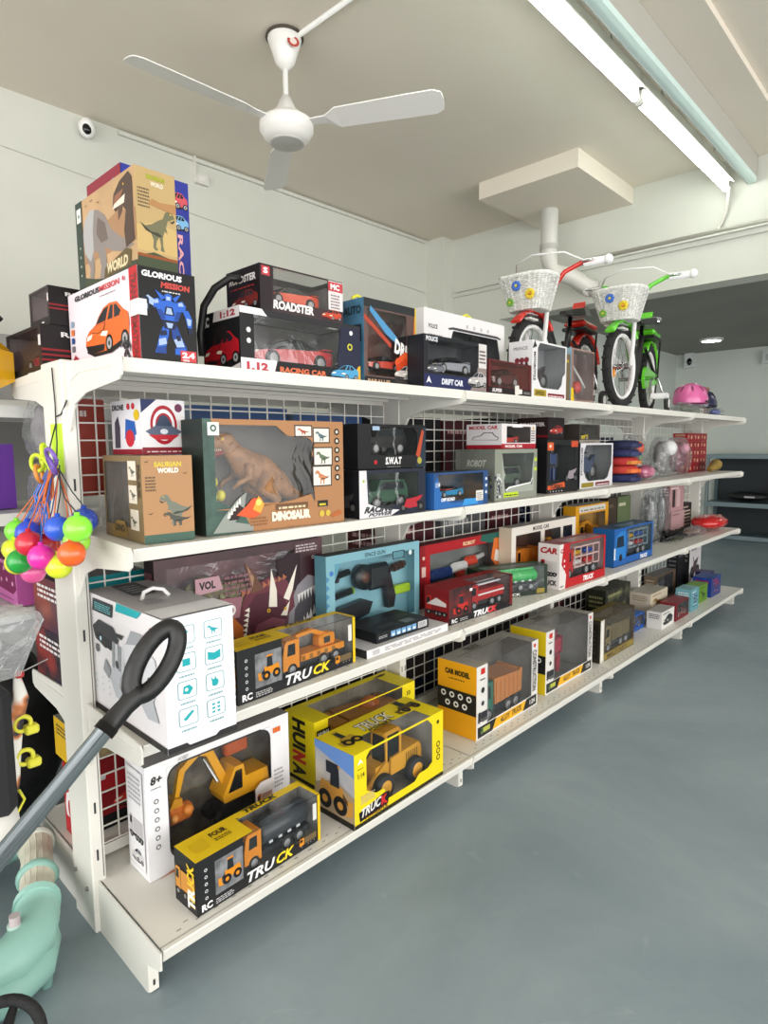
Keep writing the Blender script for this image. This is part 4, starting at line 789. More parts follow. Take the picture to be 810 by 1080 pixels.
c=Carton('tyrannosaur_toy_box','wide brown and dark green box with a brown tyrannosaur behind film','toy box',.44,.11,.287,.208,-.305,Z2,-2.5,'#a5764e',{'L':'#23302c','T':'#6a6a62'})
c.hole('F',.06,.22,.76,.95)
p=c.pen('F'); g_='#2e4a42'
p.poly([(0,0),(0,1),(.05,1),(.07,.92),(.07,.3),(.24,.18),(.3,.0)],noisemat('#2c463e','#3c5a50',30,.5))
p.poly([(.48,.95),(.76,.95),(.76,.26),(.74,.55),(.77,.62),(.74,.68),(.76,.78),(.72,.84),(.56,.86),(.52,.9)],'#a5764e'); p.poly([(.06,.22),(.76,.22),(.73,.3),(.6,.26),(.5,.24),(.3,.26),(.24,.2)],'#a5764e')
p.poly([(.06,.95),(.06,.9),(.1,.95)],'#8a8a80'); p.rect(.03,.86,.1,.97,'#dfe6dc'); p.disc(.065,.92,.03,'#3a5a4a'); p.disc(.065,.92,.015,'#dfe6dc')
for (a,b_,c_,d_,cc) in ((.62,.86,.74,.95,'#b04a30'),(.76,.8,.88,.93,'#4a6a70'),(.76,.58,.9,.74,'#5a6a4c'),(.75,.38,.89,.56,'#c07a50')): p.rect(a-.008,b_-.012,c_+.008,d_+.012,'#3a3026'); p.rect(a,b_,c_,d_,'#d8d4cc'); pr_dino(p.sub(a+.01,b_+.01,c_-.01,d_-.01),cc,'#3a3a30')
for i in range(6): p.disc(.945,.9-i*.09,.033,'#1d1a16'); p.disc(.945,.9-i*.09,.017,'#c8c0b0')
p.poly([(.04,.02),(.1,.14),(.2,.3),(.26,.36),(.24,.2),(.18,.1),(.3,.06),(.3,.01)],'#8c928c'); p.poly([(.14,.12),(.2,.26),(.24,.22),(.2,.12)],'#2c1c1c'); 
for i in range(5): p.poly([(.13+i*.018,.14+i*.03),(.145+i*.018,.2+i*.03),(.15+i*.018,.14+i*.03)],'#e8e4d8')
p.poly([(.19,.16),(.26,.24),(.3,.3),(.36,.3),(.36,.16),(.3,.12)],'#d2542a'); p.poly([(.3,.2),(.34,.32),(.38,.24),(.35,.16)],'#e8a03c'); p.disc(.34,.26,.03,'#e8d06a')
p.text('DINOSAUR',.43,.07,.72,.16,'#e6dcc8',.08,.0); p.rect(.46,.17,.7,.23,'#6a4a30'); p.bars(.48,.18,.68,.22,1,'#d8c8a0'); p.rect(.78,.17,.86,.23,'#1d1d1a'); p.bars(.79,.18,.85,.22,1,'#d8c830'); p.disc(.81,.1,.03,'#c8b040'); p.disc(.86,.1,.03,'#c8b040'); p.poly([(.88,.08),(.96,.12),(.98,.08),(.9,.05)],'#b06030'); p.bars(.28,.05,.4,.14,3,'#8a5a34')
rt=c.done(tray=noisemat('#4a4640','#6a655c',5,.6),filmmat=film('#e6e8ea',.93,.5,6)); toy_dino(rt,.075-.045,.055,.04,.33,.225,'#96683c','#74502e')
m=MB()
for (a,b_) in ((.045,.13),(.065,.095),(.042,.09)): m.ell((a,.04,b_),(.012,.012,.015),mat('#c8c02c',.3),12,8)
m.build('toy_egg',rt)

def suv(root,x,y,z,L_,H_,c):
    m=MB(); C=mat(c,.25,coat=.5); D_=L_*.4
    m.prism([(0,.25*H_),(0,.6*H_),(.2*L_,.64*H_),(.3*L_,1*H_),(.9*L_,1*H_),(L_,.62*H_),(L_,.25*H_)],'y',-D_/2,D_/2,C); m.prism([(.25*L_,.66*H_),(.33*L_,.93*H_),(.86*L_,.93*H_),(.92*L_,.66*H_)],'y',-D_*.505,D_*.505,mat('#23272b',.1)); m.box(-.01*L_,-D_*.45,.25*H_,.0,D_*.45,.4*H_,mat('#444'))
    o=m.build('toy_jeep',root,(x,y,z)); wheels(o,[(a*L_,s_*D_*.48,.22*H_) for a in(.2,.8) for s_ in(-1,1)],.24*H_,D_*.16); return o
c=Carton('police_truck_toy_box','black windowed box marked S.W.A.T on top of the racing truck box','toy box',.32,.14,.14,.735,-.295,Z2+.1455,0,'#141517',{'T':'#1c1d20'})
c.hole('F',.18,.3,.86,.94); p=c.pen('F'); p.text('S.W.A.T',.38,.09,.62,.26,'#eaeaea',.05,.1); p.disc(.24,.15,.05,'#b02028'); p.rect(.2,.86,.3,.95,'#9ab0c8'); p.poly([(.86,.3),(.96,.95),(1,.95),(1,0),(.84,0)],'#23303c'); p.poly([(.84,.3),(.94,.9),(.97,.84),(.9,.2)],'#b0492c'); p.disc(.9,.16,.08,'#a8a03c'); p.bars(.4,.03,.6,.06,1,'#999')
p.poly([(.86,.94),(.8,.94),(.86,.8)],'#141517')
rt=c.done(tray=mat('#26282b',.6)); suv(rt,.07,.07,.045,.19,.085,'#0f1012')
c=Carton('racing_truck_toy_box','navy and white windowed box with dark green car under the S.W.A.T box','toy box',.30,.12,.144,.702,-.333,Z2,-1,'#1d2333',{'T':'#2a2c30','L':'#16181d'})
c.hole('F',.13,.22,.88,.93); p=c.pen('F'); p.poly([(0,0),(0,1),(.1,1),(.12,.3),(.3,.18),(.6,.1),(.98,.0)],'#d4d2d6'); p.text('RACING',.06,.1,.5,.24,'#1a1c22',.06,.4); p.text('POWER',.12,.02,.46,.1,'#30343c',.05,.4); p.poly([(.45,.0),(.6,.12),(1,.16),(1,0)],'#1d2333'); pr_moto(p.sub(.56,.03,1.0,.46),'#a82430'); p.disc(.06,.78,.03,'#9ab83a')
p=c.pen('L'); pr_moto(p.sub(.1,.1,.9,.6),'#3a3c40')
rt=c.done(tray=noisemat('#3a4440','#5a6660',8,.6)); suv(rt,.06,.06,.02,.18,.09,'#1e4a34')
c=Carton('offroad_car_toy_box','low blue windowed box with a blue and red off-road car','toy box',.326,.1,.125,1.042,-.343,Z2,1,'#2c4a78',{'T':'#22303c','L':'#2a5a9a'})
c.hole('F',.06,.2,.9,.94); p=c.pen('F'); p.poly([(0,0),(0,.7),(.06,.9),(.12,.3),(.3,.14),(.9,.1),(.9,0)],'#2a64a8'); p.text('OFF ROAD',.12,.2,.36,.3,'#e6ecf4',.05,.2); p.text('1:14',.03,.6,.1,.74,'#f0f0f0',.03); p.poly([(.5,.02),(.54,.22),(.78,.2),(.8,.04)],'#3c90d0'); p.rect(.76,.12,.9,.42,'#ded8d2'); p.bars(.78,.15,.88,.38,4,'#5a5248')
for i in range(3): p.disc(.96,.75-i*.2,.05,'#cfd4da')
rt=c.done(tray=noisemat('#3a4a5c','#9a7a54',5,.5,stretch=(1,1,3))); toy_car(rt,.05,.05,.035,.15,'#2a88b8'); m=MB(); m.box(.09,.02,.055,.13,.08,.065,mat('#c0382c')); m.build('roof_rack',rt)
c=Carton('grey_robot_toy_box','grey silver box with large film window and lime labels','toy box',.306,.19,.2,1.436,-.322,Z2,-1,'#84887c',{'T':'#8f948a','L':noisemat('#5c6058','#7c8078',6,.5)})
c.hole('F',.16,.14,.92,.92); p=c.pen('F'); p.poly([(.16,.92),(.16,.14),(.24,.14),(.2,.4),(.24,.5),(.2,.6)],'#9aa096'); p.poly([(.92,.92),(.92,.14),(.82,.14),(.88,.3),(.88,.6)],'#9aa096'); p.poly([(.24,.14),(.3,.24),(.84,.3),(.9,.2),(.9,.14)],'#9aa096')
p.poly([(.24,.2),(.32,.26),(.84,.32),(.88,.42),(.89,.4),(.85,.3),(.33,.23),(.26,.18)],'#e8eae6')
p.rect(.2,.06,.54,.15,'#b8d02c'); p.bars(.22,.08,.52,.13,1,'#2a3010'); p.rect(.93,.55,.99,.62,'#b8d02c'); p.rect(.93,.75,.99,.82,'#b8d02c'); pr_robot(p.sub(.0,.06,.16,.55),'#c8ccc8','#5a5e5a')
p=c.pen('L'); p.text('ROBOT',.3,.66,.8,.8,'#b4b8b0',.04,.3); pr_robot(p.sub(.55,.05,.95,.6),'#4a4e4a','#8a8e88')
rt=c.done(tray=noisemat('#5a6058','#7c8278',5,.6),filmmat=FILMH); suv(rt,.08,.09,.04,.19,.09,'#4a5a4c')
c=Carton('model_car_box','white and red MODEL CAR box with small red car, on the grey silver box','toy box',.262,.17,.1,1.53,-.29,Z2+.2015,0,'#d8d2d2',{'T':'#b0a8a8','L':'#d8d4d6'})
c.hole('F',.14,.24,.84,.9); p=c.pen('F'); p.rect(0,0,1,.2,'#a01c2c'); p.text('MODEL CAR',.1,.05,.6,.15,'#f2eaea',.04); p.rect(.3,.86,.6,.97,'#e8e4e4'); p.bars(.86,.3,.97,.8,5,'#4a4244'); p.disc(.92,.84,.06,'#c8a040')
p=c.pen('L'); p.rect(0,0,1,.16,'#a01c2c'); p.text('MODEL CAR',.08,.78,.9,.93,'#b0242c',.04); p.poly([(.15,.36),(.2,.48),(.4,.54),(.5,.66),(.75,.66),(.85,.5),(.92,.46),(.9,.34)],'#3a3c40'); p.poly([(.17,.37),(.22,.46),(.42,.52),(.52,.63),(.73,.63),(.83,.48),(.9,.44),(.88,.36)],'#d8d4d6')
rt=c.done(tray=mat('#6a5a58',.6)); toy_car(rt,.06,.08,.02,.15,'#c8382c')
c=Carton('orange_label_toy_box','tall black windowed box with orange labels beside motorcycle box','toy box',.254,.12,.238,1.90,-.285,Z2,-5,'#16171a',{'T':'#222'})
c.hole('F',.1,.22,.9,.9); p=c.pen('F'); p.poly([(.04,.06),(.04,.14),(.56,.2),(.58,.1)],'#c8542a'); p.text('TURBO',.1,.08,.5,.16,'#2a1a10',.05); p.rect(.02,.8,.2,.95,'#c8582c'); p.disc(.1,.88,.03,'#e8d0c0'); p.rect(.76,.86,.98,.98,'#b8482a')
for i in range(5): p.disc(.12+i*.09,.03,.014,'#c8c8c8')
pr_moto(p.sub(.56,.18,1.0,.5),'#8a8088')
rt=c.done(tray=mat('#24262c',.6)); toy_figure(rt,.12,.06,.05,.16,'#2a3c6a','#1a1c24')
c=Carton('red_black_car_box','dark box with red lettering standing above the orange label box','toy box',.15,.16,.1,1.97,-.25,Z2+.2395,0,'#1c1417',{'L':'#2a1a1c','T':'#4a3a38'})
p=c.pen('F'); pr_car(p.sub(.1,.2,.9,.7),'#a8302c'); p=c.pen('L'); p.text('ROADSTER',.1,.6,.9,.78,'#d8d0d0',.04); p.rect(0,.1,1,.2,'#7a1c20'); c.done()
c=Carton('yellow_car_box','small windowed box with yellow toy car, above the motorcycle box','toy box',.22,.12,.09,2.235,-.27,Z2+.2235,0,'#3a3430',{'T':'#5c5450'})
c.hole('F',.08,.2,.86,.92); p=c.pen('F'); p.rect(0,0,1,.16,'#8a8478'); p.bars(.2,.04,.8,.12,1,'#3a3430'); rt=c.done(tray=mat('#6a6460')); toy_car(rt,.03,.07,.012,.15,'#d8c02c')
c=Carton('motorcycle_toy_box','white edged black box with a hexagonal window and toy motorcycle, second shelf','toy box',.40,.11,.222,2.225,-.282,Z2,2,'#d4d2d6',{'T':'#8a8688','L':'#2a2a2c'})
c.hole('F',.1,.16,.95,.96); p=c.pen('F'); p.poly([(.1,.96),(.1,.8),(.16,.96)],'#d4d2d6'); p.poly([(.95,.16),(.95,.5),(.9,.4),(.84,.22),(.74,.16)],'#d4d2d6'); p.poly([(.1,.16),(.1,.4),(.16,.24),(.24,.16)],'#d4d2d6'); p.text('MOTORCYCLE',.02,.3,.07,.9,'#1a1a1c',.05,0,-90); p.rect(.05,.03,.4,.13,'#8a7a20'); p.rect(.46,.03,.9,.12,'#6a1c28'); p.bars(.5,.05,.86,.1,1,'#e8e0e0')
rt=c.done(tray=noisemat('#5a5c60','#7a7c80',5,.6)); toy_bike(rt,.07,.055,.03,.24,'#2c3a5c')

# ===== top shelf =====
c=Carton('transforming_car_box','white and black GLORIOUS MISSION box with orange car and blue robot','toy box',.139,.41,.2125,.076,-.285,Z1,0,'#121214',{'L':'#e4d8de','T':'#222'})
p=c.pen('F'); p.text('GLORIOUS',.06,.9,.76,.965,'#e8e6ea',.05,.1); p.text('MISSION',.38,.81,.9,.875,'#c0392f',.05,.1); p.bars(.4,.77,.72,.795,1,'#c8c8c8'); pr_robot(p.sub(.06,.12,.94,.78)); p.rect(.68,.05,.97,.17,'#c8424a'); p.text('2.4',.71,.09,.94,.155,'#f4eeee',.06); p.text('GHz',.72,.055,.84,.08,'#f4eeee',.03); p.bars(.4,.03,.64,.045,1,'#a0a0a8')
p=c.pen('L'); p.rect(.9,0,1,1,'#b81e2a'); p.text('TRANSFORMATION',.915,.06,.985,.94,'#6a0d14',.05,0,-90); p.text('GLORIOUS',.12,.885,.5,.95,'#2a2a30',.05,.1); p.text('MISSION',.5,.885,.78,.95,'#c8303c',.03,.1); p.bars(.5,.83,.72,.85,1,'#8a8088')
pr_car(p.sub(.26,.14,.88,.8),'#e0662a','#1c1c20'); 
for i in range(4): p.rect(.04,.6-i*.1,.085,.67-i*.1,('#8aa0b8','#d8702c','#2c4a8a','#6a6a70')[i])
p.sub(.03,.04,.16,.26).poly([(.1,0),(.0,.6),(.4,1),(.9,.7),(1,0)],'#a02430'); pr_robot(p.sub(.76,.06,.9,.28),'#26262c','#5a5a64','#1a1a20'); p.poly([(0,.0),(.9,.03),(.9,.06),(.2,.06)],'#c8485a'); p.disc(.84,.92,.025,'#c8485a')
rt=c.done(); m=MB(); m.box(-.003,-.004,.105,.016,-.0032,.140,mat('#dcd8d4')); m.box(-.004,-.004,.105,-.0032,.035,.140,mat('#dcd8d4')); m.build('price_label',rt)

c=Carton('raptor_dinosaur_box','tall sandy brown box with dinosaur pictures, stacked on the white and black box','toy box',.098,.34,.228,.098,-.245,Z1+.214,0,'#b49a6a',{'L':noisemat('#a98a62','#c09a70',5,.4),'T':'#7c7358'})
p=c.pen('F'); p.poly([(0,0),(0,.14),(.4,.2),(1,.15),(1,0)],'#3f4a34'); p.rect(0,.14,1,.17,'#8a4a24'); p.poly([(0,.2),(0,.44),(.5,.5),(1,.46),(1,.2)],'#c0a46c'); pr_dino(p.sub(.08,.22,.98,.72,True),'#6c6a50','#3f3e30'); p.text('SAURIAN',.28,.9,.74,.95,'#9aa01e',.06); p.text('WORLD',.38,.84,.7,.885,'#d8d0b8',.06); p.bars(.06,.62,.34,.82,6,'#6a5a44'); p.poly([(.3,.66),(.4,.72),(.6,.7),(1,.72),(1,.62),(.6,.64)],'#a87c50')
p=c.pen('L'); p.poly([(.1,.6),(.3,.66),(.45,.6),(.7,.66),(1,.6),(1,.3),(.1,.3)],'#a07a58')
p.poly([(.14,.42),(.12,.62),(.16,.76),(.26,.84),(.4,.8),(.52,.7),(.62,.52),(.76,.4),(.9,.3),(.96,.26),(.8,.24),(.62,.3),(.5,.38),(.52,.2),(.48,.06),(.38,.06),(.42,.2),(.38,.36),(.3,.4),(.3,.2),(.26,.06),(.2,.06),(.22,.24)],'#857c78')
p.poly([(.14,.42),(.12,.62),(.16,.76),(.26,.84),(.34,.82),(.3,.6),(.3,.4),(.24,.3)],'#a8a6a6'); p.poly([(.4,.72),(.52,.62),(.56,.44),(.44,.44),(.36,.56)],'#6a5c56')
p.poly([(.66,.72),(.68,.84),(.78,.93),(.92,.97),(.97,.9),(.97,.6),(.98,.3),(.84,.26),(.82,.44),(.86,.62),(.8,.7),(.7,.66)],'#4a382f'); p.poly([(.68,.74),(.7,.82),(.84,.84),(.78,.76)],'#8a5a44'); p.poly([(.66,.7),(.68,.74),(.86,.78),(.84,.7)],'#e0d4c0'); p.poly([(.74,.7),(.74,.56),(.8,.62),(.82,.7)],'#5c4438'); p.disc(.84,.88,.012,'#d8a830')
p.poly([(0,0),(0,.2),(.3,.1),(.5,.05),(.8,.12),(1,.1),(1,0)],'#3a4230'); p.poly([(.46,.06),(.48,.16),(.84,.26),(.92,.22),(.9,.08)],'#5c4c2c'); p.text('WORLD',.52,.09,.86,.2,'#d8c8a0',.05,.2,0,.0)
p.rect(0,.0,.12,1,'#2c3a32'); p.rect(.02,.78,.1,.93,'#d8dcd6'); p.disc(.06,.85,.02,'#3a5a4a')
for i in range(4): p.disc(.06,.5-i*.1,.014,'#b8b8a8')
for (a,b_) in ((.3,.92),(.42,.86),(.2,.9)): p.poly([(a-.03,b_+.02),(a,b_),(a+.03,b_+.02),(a,b_+.01)],'#4a3a2a')
c.done(tray=None)
small('cardboard_support_box','plain dark carton under the tall blue box at the back of the top shelf',.24,.14,Z1,.2,.2,.213,['#2a2a2e','#2a2a2e','#2a2a2e','#555'])
c=Carton('blue_car_toy_box','tall royal blue box standing behind the sandy dinosaur box','toy box',.205,.235,.39,.24,.13,Z1+.2135,0,'#2b3590',{'L':noisemat('#3a4494','#2c3a80',4,.4),'T':'#2a2438'})
p=c.pen('F'); pr_car(p.sub(.62,.78,.98,.93),'#c8505a'); pr_car(p.sub(.62,.62,.98,.76),'#7ab0d8'); p.text('SUPER',.6,.3,.76,.62,'#e8e8f0',.06,.2,-90); p.text('RACE',.8,.22,.88,.6,'#e8a8b0',.03,0,-90); p.rect(.6,.04,1,.2,'#c03a58'); p.disc(.72,.14,.05,'#e8d0d8')
p=c.pen('L'); p.rect(.0,.9,1,1,'#8a2438'); p.poly([(.05,.5),(.08,.85),(.8,.93),(.9,.6)],'#5a86b0'); pr_car(p.sub(.1,.55,.85,.85),'#3a6a9c'); c.done()

def remote(label,x,y,z,w,d,h,stripe):
    c=Carton('remote_car_box',label,'toy box',w,d,h,x,y,z,0,'#1a1618',{'T':'#2a2426','L':'#2c2022'})
    c.hole('L',.08,.22,.92,.93)
    p=c.pen('F'); p.text('REMOTE',.22,.78,.86,.88,'#e0dcdc',.03); 
    for i in range(stripe): p.rect(0,.5-i*.1,1,.54-i*.1,'#8a2228')
    p=c.pen('L'); p.rect(0,0,1,.2,'#1d181a'); p.rect(.1,.04,.2,.12,'#d8d4d4'); p.rect(.6,.08,.72,.12,'#d8d4d4'); p.rect(.93,.6,.99,.8,'#d8d4d4')
    rt=c.done(tray=noisemat('#6a4a50','#8a7074',6,.6)); o=toy_car(rt,.09,d*.86,.03,d*.7,'#a01c40',.10,.06); o.rotation_euler=(0,0,R(-90))
remote('black REMOTE car box with maroon car, lower of two at the top left',.005,.132,Z1,.228,.29,.135,3)
remote('smaller black car box stacked on the REMOTE box near the wall',.03,.132,Z1+.1365,.19,.15,.1,2)

c=Carton('racing_car_toy_box','black and white RACING CAR 1.12 box with red sports car in window','toy box',.43,.18,.172,.352,-.262,Z1,0,'#151518',{'L':'#1b1b1e','T':'#303034'})
c.hole('F',.1,.24,.8,.9); c.hole('T',.2,0,.95,.5)
p=c.pen('F'); p.poly([(0,.0),(0,.24),(.27,.24),(.24,.0)],'#e8e4e6'); p.text('1.12',.04,.06,.2,.19,'#b0243c',.06); p.text('RACING CAR',.29,.07,.68,.16,'#d8683c',.04); p.rect(0,.9,1,1,'#26262a'); p.poly([(0,1),(0,.9),(.2,.9),(.16,1)],'#ececec'); p.disc(.06,.66,.04,'#cfcfd2'); p.disc(.06,.5,.04,'#cfcfd2')
p.poly([(.8,.0),(.78,.4),(.82,.95),(1,.95),(1,0)],'#1c2038'); p.disc(.9,.62,.06,'#c8c430'); p.disc(.9,.62,.035,'#202438'); p.poly([(.9,.0),(.98,.3),(1,.32),(1,0)],'#d8a82c'); pr_car(p.sub(.72,.02,.98,.34),'#4a9ac8','#2a5a80'); p.disc(.91,.86,.04,'#e0e0e4')
p=c.pen('L'); p.poly([(.3,.84),(.34,1),(1,1),(1,.84)],'#ece8ea'); p.text('1:12',.5,.87,.9,.97,'#b0243c',.05); pr_car(p.sub(.02,.1,.98,.74),'#b81c28','#701018'); p.poly([(.28,.55),(.36,.74),(.66,.74),(.72,.55)],'#2a2426'); p.poly([(.5,0),(.8,.12),(1,.16),(1,0)],'#e8e0e0'); p.text('RC',.02,.78,.2,.94,'#e8e8e8',.05)
rt=c.done(tray=noisemat('#3a3436','#6a6466',6,.5)); toy_car(rt,.07,.09,.03,.28,'#b01824',.12,.085)
m=MB(); m.tube([(-.012,.17,.06),(-.014,.17,.12),(-.012,.15,.19),(.005,.12,.235),(.035,.09,.262),(.06,.08,.262)],.010,mat('#141416',.5),10); m.build('carry_strap',rt)

c=Carton('roadster_toy_box','dark ROADSTER box with orange car, lying on the racing car box','toy box',.298,.16,.122,.43,-.245,Z1+.174,0,'#33272a',{'L':'#1c1517','T':'#4a4446'})
c.hole('F',.15,.28,.8,.96); c.hole('T',.15,0,.9,.65)
p=c.pen('F'); p.rect(0,0,.13,1,'#241a1d'); p.rect(.02,.76,.11,.96,'#b83a44'); p.text('S',.04,.8,.09,.93,'#f0e8e8',.05); p.rect(.13,.0,1,.25,'#3c2c30'); p.text('ROADSTER',.14,.08,.62,.28,'#e6e2e2',.05,.1); p.rect(.81,.3,1,.98,'#d8d2d2'); p.rect(.81,.74,1,.96,'#b83a44'); p.text('MC',.84,.78,.96,.92,'#f4ecec',.05); p.bars(.84,.34,.96,.7,5,'#7a6a6c'); pr_car(p.sub(.72,.04,.98,.34),'#c0452c')
p=c.pen('L'); p.text('ROADSTER',.1,.68,.9,.84,'#e4e0e0',.04,.1); pr_car(p.sub(.15,.06,.95,.56),'#7a241c','#3a1210'); p.bars(.15,.56,.85,.6,1,'#c8342c')
rt=c.done(tray=noisemat('#5a5254','#8a8284',6,.5)); toy_car(rt,.045,.08,.03,.19,'#d0482a',.1,.06)

c=Carton('drift_racing_box','tall white edged box with blue and orange drift car picture and yellow handle','toy box',.245,.10,.265,.80,-.262,Z1,0,noisemat('#4a3a38','#6a4a44',6,.4),{'L':noisemat('#5a9ac0','#1c2c3c',4,.4),'T':'#ccc8c8'})
c.hole('F',.06,.12,.8,.88); p=c.pen('F'); p.rect(0,0,1,.1,'#1a1a1c'); p.text('PARALLEL',.06,.03,.5,.075,'#c8a078',.03); p.poly([(0,.9),(0,1),(1,1),(1,.9)],'#24262a'); p.rect(.8,.12,1,.9,'#5a4440'); p.poly([(.0,.76),(.0,.82),(.5,.52),(.5,.46)],'#a8402c'); p.poly([(.1,.86),(.12,.92),(.62,.6),(.66,.5),(.4,.62)],'#4a8ab8'); p.text('DRIFT',.56,.42,.98,.6,'#ece8e4',.05,.2,0,-.14)
for i in range(3): p.disc(.64+i*.07,.3+i*.04,.06,'#d8542a'); p.disc(.64+i*.07,.24+i*.04,.045,'#c0401c')
p.poly([(.56,.12),(.7,.2),(1,.3),(1,.06),(.6,.04)],'#3a3436'); pr_car(p.sub(.56,.08,1,.3),'#c8c0bc','#4a4446'); p.poly([(.9,.3),(1,.4),(1,.9),(.96,.9)],'#b8602c')
p.rect(.97,0,1,1,'#c8b040')
p=c.pen('L'); p.text('AUTO',.1,.82,.9,.92,'#23303c',.04); p.poly([(.2,.5),(.2,.7),(.9,.7),(.9,.5)],'#28323c')
rt=c.done(tray=noisemat('#5a3a34','#8a4a38',6,.5)); toy_car(rt,.04,.06,.05,.15,'#c0402c',.09,.05)
m=MB(); m.tube([(.03,.08,.264),(.035,.085,.283),(.06,.09,.293),(.09,.085,.283),(.1,.08,.264)],.005,mat('#d8d43a'),8); m.build('handle',rt)

c=Carton('drift_car_toy_box','low dark blue box with silver drift cars beside the drift racing box','toy box',.355,.11,.171,1.0,-.335,Z1,0,'#1c1e24',{'T':'#3c3c42'})
c.hole('F',.06,.3,.86,.93); p=c.pen('F'); p.rect(0,0,1,.26,'#1e2450'); p.text('DRIFT CAR',.26,.08,.6,.2,'#d8dae4',.05,.1); p.text('POLICE',.03,.88,.2,.97,'#d8dae0',.04); p.poly([(.03,.08),(.07,.22),(.11,.08),(.07,.12)],'#e0e0ea'); p.rect(.86,.5,1,1,'#d0ccca'); p.poly([(.84,.5),(.84,.3),(.72,.02),(1,.02),(1,.5)],'#8a7c78'); pr_car(p.sub(.68,.06,1,.46),'#b8b4b4','#5a5658'); p.bars(.87,.6,.98,.9,4,'#5a4a48'); pr_car(p.sub(.04,.28,.3,.5),'#6a6c74','#3a3c44')
rt=c.done(tray=noisemat('#34363c','#5c5e66',6,.5)); toy_car(rt,.08,.055,.055,.2,'#9a9ca4',.085,.06)
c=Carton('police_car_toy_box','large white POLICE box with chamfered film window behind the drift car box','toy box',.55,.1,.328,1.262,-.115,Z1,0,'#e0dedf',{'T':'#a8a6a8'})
c.hole('F',.28,.1,.94,.8); p=c.pen('F'); p.poly([(.28,.8),(.28,.6),(.33,.8)],'#e0dedf'); p.poly([(.94,.8),(.94,.55),(.9,.8)],'#e0dedf'); p.text('POLICE',.05,.78,.15,.83,'#2a2a2e',.03); p.bars(.05,.7,.2,.73,1,'#8a888a')
for i in range(4): p.disc(.5+i*.09,.88,.025,'#b8b6ba')
p.poly([(.28,.8),(.33,.81),(.9,.81),(.94,.8),(.95,.82),(.9,.84),(.33,.84),(.27,.82)],'#3a3c40')
rt=c.done(tray=noisemat('#3c3e42','#5c5e62',6,.6)); toy_car(rt,.18,.05,.06,.32,'#8a8c90',.08,.11); m=MB(); m.lathe([(0,-.01),(.045,-.01),(.05,0),(.045,.01),(0,.01)],mat('#1c1d20'),(.38,.04,.22),'y',20); m.build('remote_controller',rt)
m=MB(); m.tube([(.32,.06,.327),(.325,.06,.346),(.35,.06,.356),(.38,.06,.346),(.385,.06,.327)],.006,mat('#d8d43a'),8); m.build('handle',rt)
c=Carton('red_car_toy_box','low dark red windowed box in front of the white motorbike box','toy box',.30,.1,.124,1.362,-.340,Z1,0,'#5a1c20',{'T':'#4a3a38','L':'#4a1c20'})
c.hole('F',.05,.22,.95,.95); p=c.pen('F'); p.rect(0,0,1,.2,'#1c1416'); p.text('SUPER',.08,.05,.3,.16,'#d8d0d0',.05,.2); p.rect(.6,.06,.78,.2,'#e0dcd8'); p.rect(.82,.06,.98,.14,'#6a6a66')
rt=c.done(tray=noisemat('#7a2420','#8c302a',5,.4),filmmat=film('#d8b0a8',.7,.4,6)); toy_car(rt,.05,.05,.03,.18,'#4a1418',.08,.07)
m=MB(); m.face([(.18,-.002,.0),(.21,-.002,.004),(.205,-.003,.04),(.175,-.003,.035)],mat('#ddd9d2')); m.build('price_label',rt)
c=Carton('motorbike_toy_box','white box with hexagonal film window, red helmet rider and motorbike, top shelf','toy box',.285,.11,.227,1.670,-.340,Z1,0,'#dcdadc',{'T':'#b4b2b4','L':'#dcdadc'})
c.hole('F',.14,.18,.96,.97); p=c.pen('F'); p.poly([(.14,.97),(.14,.86),(.2,.97)],'#dcdadc'); p.poly([(.14,.18),(.14,.36),(.24,.2),(.3,.18)],'#dcdadc'); p.poly([(.96,.18),(.96,.5),(.88,.42),(.86,.28),(.76,.18)],'#dcdadc'); p.text('MOTORCYCLE',.03,.3,.1,.8,'#26262a',.05,0,-90); p.rect(.06,.03,.4,.15,'#a8901e'); p.text('SPEED',.1,.05,.36,.12,'#3a3010',.04); p.rect(.45,.03,.95,.1,'#7a1c28'); p.bars(.48,.04,.9,.08,1,'#e8e0e0')
p.poly([(.0,.85),(.06,1),(.12,.9)],'#2a2a2c')
p=c.pen('L'); p.text('PRINCE',.2,.84,.8,.9,'#8a888c',.03); 
for i in range(3): p.poly([(.3+i*.2,.35),(.28+i*.2,.55),(.36+i*.2,.68),(.44+i*.2,.55),(.42+i*.2,.35)],'#2c1c20'); p.disc(.36+i*.2,.66,.05,'#7a2c34')
rt=c.done(tray=noisemat('#8a8c8e','#a8aaac',4,.5),filmmat=FILMH); toy_bike(rt,.06,.07,.045,.18,'#3a2c30'); m=MB(); m.ell((.12,.07,.17),(.022,.02,.026),mat('#b02434'),12,8); m.box(.1,.055,.12,.14,.085,.15,mat('#33343a'),bev=.006); m.build('rider_figure',rt)
c=Carton('sword_toy_pack','narrow clear bag pack with orange toy and yellow foot beside the motorbike box','toy box',.225,.09,.232,2.005,-.338,Z1,0,noisemat('#6a4a44','#a88a80',5,.4),{'T':'#7a7470','L':'#8aa8b8'})
c.hole('F',.08,.04,.97,.97); p=c.pen('F'); p.poly([(0,0),(0,.25),(.1,.25),(.14,.0)],'#d8b81c')
rt=c.done(tray=noisemat('#6c4a46','#94807a',5,.4),filmmat=BAG); m=MB(); m.tube([(.03,.04,.2),(.14,.03,.11),(.19,.03,.07)],.006,mat('#cfcfcc'),8); m.build('toy_sword',rt); m=MB(); m.ell((.13,.04,.07),(.03,.02,.028),mat('#c83c2c'),12,8,noise=.15); m.build('toy_creature',rt)
small('yellow_label_blister','slim pack with yellow label between two windowed boxes on the top shelf',1.962,-.335,Z1,.036,.08,.2,['#6a5a40','#5a5048','#777','#c8b030'])
